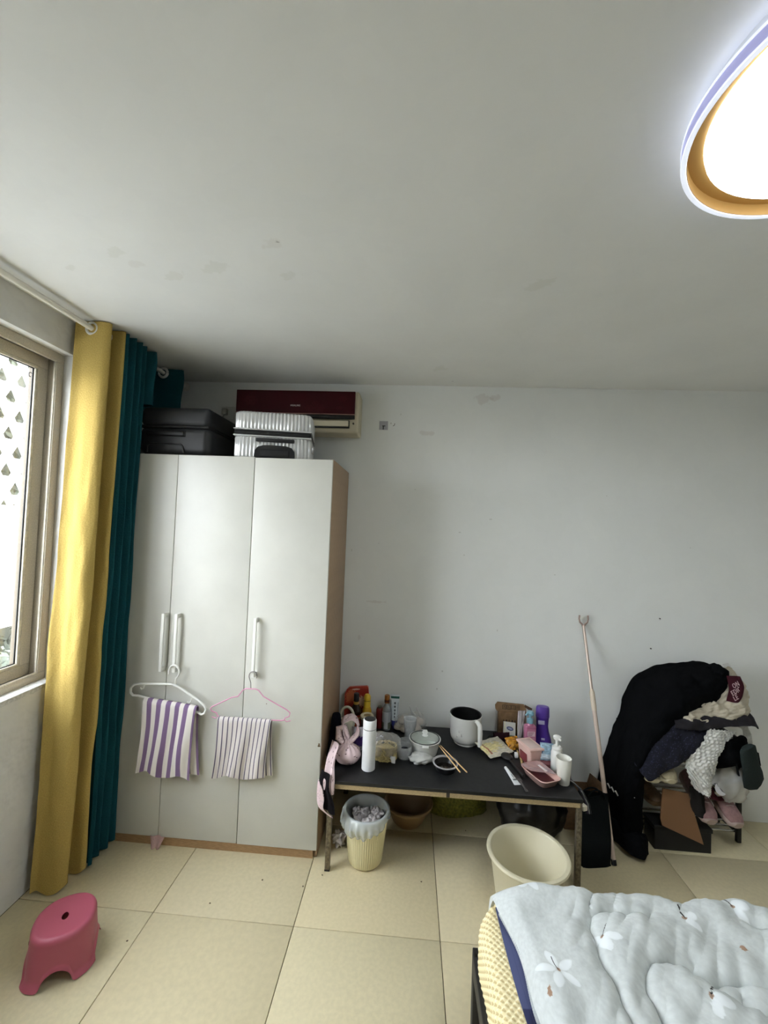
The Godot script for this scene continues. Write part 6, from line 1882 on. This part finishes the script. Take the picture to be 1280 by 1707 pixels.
	t = thing("food_box", "tapered pale pink plastic box with lid tilted beside the soap", "box", Vector3(0.682, TY, -2.345), deg_to_rad(20))
	var rs := []
	for s in [[0.0, 0.032, 0.048], [0.002, 0.034, 0.05], [0.085, 0.041, 0.06], [0.086, 0.041, 0.06]]:
		var ring := []
		for k in 36:
			var a := -TAU * k / 36
			var e := pow(pow(absf(cos(a)), 7.0) + pow(absf(sin(a)), 7.0), -1.0 / 7.0)
			ring.append(Vector3(cos(a) * e * s[1], s[0], sin(a) * e * s[2]))
		rs.append(ring)
	part("body", mb().rings(rs), pkb, t)
	part("lid", mb().rbox(Vector3(0, 0.09, 0), Vector3(0.09, 0.012, 0.128), 0.005, 2), pkb, t)
	part("lid_recess", mb().rbox(Vector3(0, 0.0955, 0), Vector3(0.062, 0.003, 0.096), 0.001, 1), plain("lid_clear", col(206, 182, 172), 0.2), t)
	part("red_content", mb().rbox(Vector3(-0.0385, 0.035, 0.0), Vector3(0.004, 0.045, 0.06), 0.001, 1), plain("content_red", col(120, 50, 54), 0.5), t)
	one("bottle_cap", mb().lathe([Vector2(0.0, 0.0), Vector2(0.014, 0.0), Vector2(0.015, 0.002), Vector2(0.015, 0.014), Vector2(0.0, 0.015)], 20), plain("cap_white", col(226, 226, 224), 0.4), "white round cap left of the pink box", "cap", Vector3(0.625, TY + 0.016, -2.37)).rotation = Vector3(0.2, 0, PI / 2)
	# red tray
	t = thing("food_tray", "shallow pinkish clear tray with dark red leftovers at the table front", "tray", Vector3(0.692, TY, -2.19), deg_to_rad(24))
	rs = []
	for s in [[0.0, 0.042, 0.066], [0.001, 0.046, 0.07], [0.032, 0.058, 0.084], [0.036, 0.064, 0.09], [0.038, 0.064, 0.09], [0.037, 0.056, 0.082], [0.006, 0.044, 0.068], [0.005, 0.04, 0.064]]:
		var ring := []
		for k in 48:
			var a := -TAU * k / 48
			var e := pow(pow(absf(cos(a)), 5.0) + pow(absf(sin(a)), 5.0), -0.2)
			ring.append(Vector3(cos(a) * e * s[1], s[0], sin(a) * e * s[2]))
		rs.append(ring)
	part("tray", mb().rings(rs), plain("tray_pink", col(206, 166, 156), 0.25), t)
	part("leftovers", mb().rbox(Vector3(0, 0.012, -0.006), Vector3(0.084, 0.016, 0.13), 0.007, 2), grain("leftover_red", col(104, 40, 42), 0.35, 20.0, "strong"), t, "dark red leftovers")
	var fl_ := func(u: float, v: float) -> Vector3:
		return Vector3(-0.052 + 0.112 * u, 0.038 + 0.003 * sin(u * 8.0) * sin(v * 6.0) + 0.004 * v, -0.085 + 0.14 * v * (0.5 + 0.5 * u))
	part("torn_film", mb().sheet(fl_, 16, 16, 0.0006), clear("pink_film", col(206, 170, 170), 0.38, 0.08), t, "torn clear film")
	part("white_label", mb().rbox(Vector3(0.022, 0.045, -0.01), Vector3(0.014, 0.001, 0.06), 0.0004, 1), plain("label_white", col(220, 208, 204), 0.5), t)
	# small things in front
	t = thing("ointment_tube", "small white ointment tube lying on the table front", "tube", Vector3(0.551, TY, -2.18))
	var of := func(u: float, v: float) -> Vector3:
		var a := -TAU * u
		return Vector3(cos(a) * lerpf(0.008, 0.017, v), 0.0085 + sin(a) * lerpf(0.008, 0.001, v) - 0.005 * v, -0.055 + 0.115 * v)
	part("body", mb().sheet(of, 24, 14, 0.0, true), plain("tube_white", col(226, 228, 228), 0.3), t)
	part("cap", mb().tube([Vector3(0, 0.0085, -0.076), Vector3(0, 0.0085, -0.055)], 0.0075, 14), plain("cap_white", col(226, 226, 224), 0.4), t)
	part("print", mb().box(Vector3(0.0, 0.0112, 0.03), Vector3(0.018, 0.0006, 0.012)).box(Vector3(0.0, 0.0135, 0.005), Vector3(0.004, 0.0006, 0.03)), plain("print_grey_dark", col(110, 116, 116), 0.5), t)
	t.rotation = Vector3(0, deg_to_rad(12), 0)
	t = thing("fork", "grey plastic fork lying at the table front", "fork", Vector3(0.584, TY + 0.002, -2.15), deg_to_rad(8))
	var gm := plain("fork_grey", col(96, 92, 90), 0.3, 0.4)
	part("handle", mb().rbox(Vector3(0, 0.002, 0.035), Vector3(0.009, 0.003, 0.075), 0.001, 1).rbox(Vector3(0, 0.002, 0.07), Vector3(0.013, 0.003, 0.02), 0.001, 1), gm, t)
	part("head", mb().rbox(Vector3(0, 0.002, -0.01), Vector3(0.024, 0.003, 0.022), 0.001, 1), gm, t)
	for k in 4:
		part("tine", mb().tube([Vector3(-0.0095 + 0.0063 * k, 0.002, -0.018), Vector3(-0.0095 + 0.0063 * k, 0.004, -0.05)], [0.0018, 0.001], 6), gm, t)
	t = thing("ladle", "black plastic ladle lying behind the fork", "ladle", Vector3(0.582, TY, -2.29), deg_to_rad(14))
	var bl := plain("ladle_black", col(24, 22, 22), 0.4)
	part("handle", mb().tube([Vector3(0, 0.012, 0.11), Vector3(0, 0.008, 0.03), Vector3(0, 0.012, -0.04)], [0.007, 0.006, 0.005], 8), bl, t)
	part("scoop", mb().blob(Vector3(0, 0.013, -0.07), Vector3(0.03, 0.012, 0.036), func(_d): return 1.0, 22, 12), bl, t)
	one("wooden_stick", mb().tube([Vector3(0, 0.012, -0.075), Vector3(0.003, 0.008, 0.0), Vector3(-0.006, 0.007, 0.06)], [0.005, 0.0065, 0.006], 8), cloth("stick_wood", col(186, 158, 106)), "short wooden stick beside the pink box", "stick", Vector3(0.637, TY, -2.35))
	# blue sachet on a small clear pot
	t = thing("red_pot", "small clear pot with dark red contents under the blue sachet", "pot", Vector3(0.757, TY, -2.305))
	part("body", mb().lathe([Vector2(0.0, 0.0), Vector2(0.028, 0.0), Vector2(0.032, 0.003), Vector2(0.034, 0.03), Vector2(0.0, 0.031)], 30), plain("pot_red", col(116, 62, 64), 0.2), t)
	part("rim", mb().lathe([Vector2(0.0335, 0.001), Vector2(0.0345, 0.001), Vector2(0.0345, 0.008), Vector2(0.0335, 0.008)], 30), plain("pot_rim", col(190, 164, 158), 0.25), t)
	im = canvas(96, 96, col(150, 178, 194))
	im.fill_rect(Rect2i(0, 40, 60, 22), col(96, 118, 144))
	im.fill_rect(Rect2i(50, 10, 30, 28), col(204, 218, 226))
	speckle(im, 0.2, 0.08, 13)
	one("blue_sachet", pouch(0.078, 0.085, 0.03, 15.0, 0.008), pictured("blue_print", im, 0.3), "pale blue crinkled sachet standing behind the white pump bottle", "packet", Vector3(0.76, TY + 0.031, -2.31), 0.1).rotation = Vector3(-0.15, 0.1, -0.1)
	# white pump bottle and cup
	var wb := plain("pump_white", col(220, 219, 212), 0.35)
	t = thing("lotion_bottle", "white pump bottle behind the white cup at the table end", "bottle", Vector3(0.797, TY, -2.268))
	part("body", mb().lathe([Vector2(0.0, 0.0), Vector2(0.026, 0.0), Vector2(0.029, 0.004), Vector2(0.029, 0.098), Vector2(0.024, 0.112), Vector2(0.0, 0.113)], 36), wb, t)
	part("collar", mb().lathe([Vector2(0.0, 0.11), Vector2(0.023, 0.11), Vector2(0.025, 0.114), Vector2(0.025, 0.124), Vector2(0.018, 0.132), Vector2(0.0, 0.133)], 30), wb, t)
	part("pump_stem", mb().lathe([Vector2(0.0085, 0.13), Vector2(0.0075, 0.15), Vector2(0.01, 0.166)], 20), wb, t)
	part("pump_head", mb().lathe([Vector2(0.0, 0.162), Vector2(0.017, 0.164), Vector2(0.0205, 0.17), Vector2(0.0195, 0.178), Vector2(0.012, 0.183), Vector2(0.0, 0.184)], 28), wb, t)
	part("spout", mb().tube([Vector3(0.0, 0.172, 0.01), Vector3(0.01, 0.172, 0.03)], [0.006, 0.005], 8), wb, t)
	t = thing("white_cup", "plain white tapered cup at the right front of the table", "cup", Vector3(0.797, TY, -2.17))
	part("cup", mb().lathe([Vector2(0.0, 0.0), Vector2(0.026, 0.0), Vector2(0.0285, 0.003), Vector2(0.0365, 0.122), Vector2(0.0355, 0.124), Vector2(0.0338, 0.122), Vector2(0.0262, 0.005), Vector2(0.0, 0.004)], 44), plain("cup_white", col(222, 219, 208), 0.4), t)
	# dangling cables over the right end
	for k in 4:
		var a := k * 0.013
		one("phone_cable", mb().tube([Vector3(-0.035, 0.004, -0.12 + a), Vector3(0.008, 0.009, -0.06 + a), Vector3(0.026 + a * 0.3, 0.0, -0.02 + a), Vector3(0.05 + a * 0.5, -0.06, 0.02), Vector3(0.052 + a * 0.6, -0.1, 0.03)], 0.0026, 6), [plain("cable_black", col(18, 18, 19), 0.5), plain("cable_violet", col(66, 54, 74), 0.5), plain("cable_grey", col(150, 150, 146), 0.5), plain("cable_black", col(18, 18, 19), 0.5)][k], ["black cable hanging over the right table end, hindmost", "violet grey cable hanging over the right table end", "pale grey cable hanging over the right table end", "black cable hanging over the right table end, foremost"][k], "cable", Vector3(0.832, TY, -2.14), 0.0, "cables over the table end")
	one("white_plug", mb().rbox(Vector3(0, 0.012, 0), Vector3(0.026, 0.024, 0.03), 0.005, 2), plain("plug_white", col(214, 206, 186), 0.4), "white charger plug at the table's right front corner", "plug", Vector3(0.862, 0.36, -2.09), 0.4)
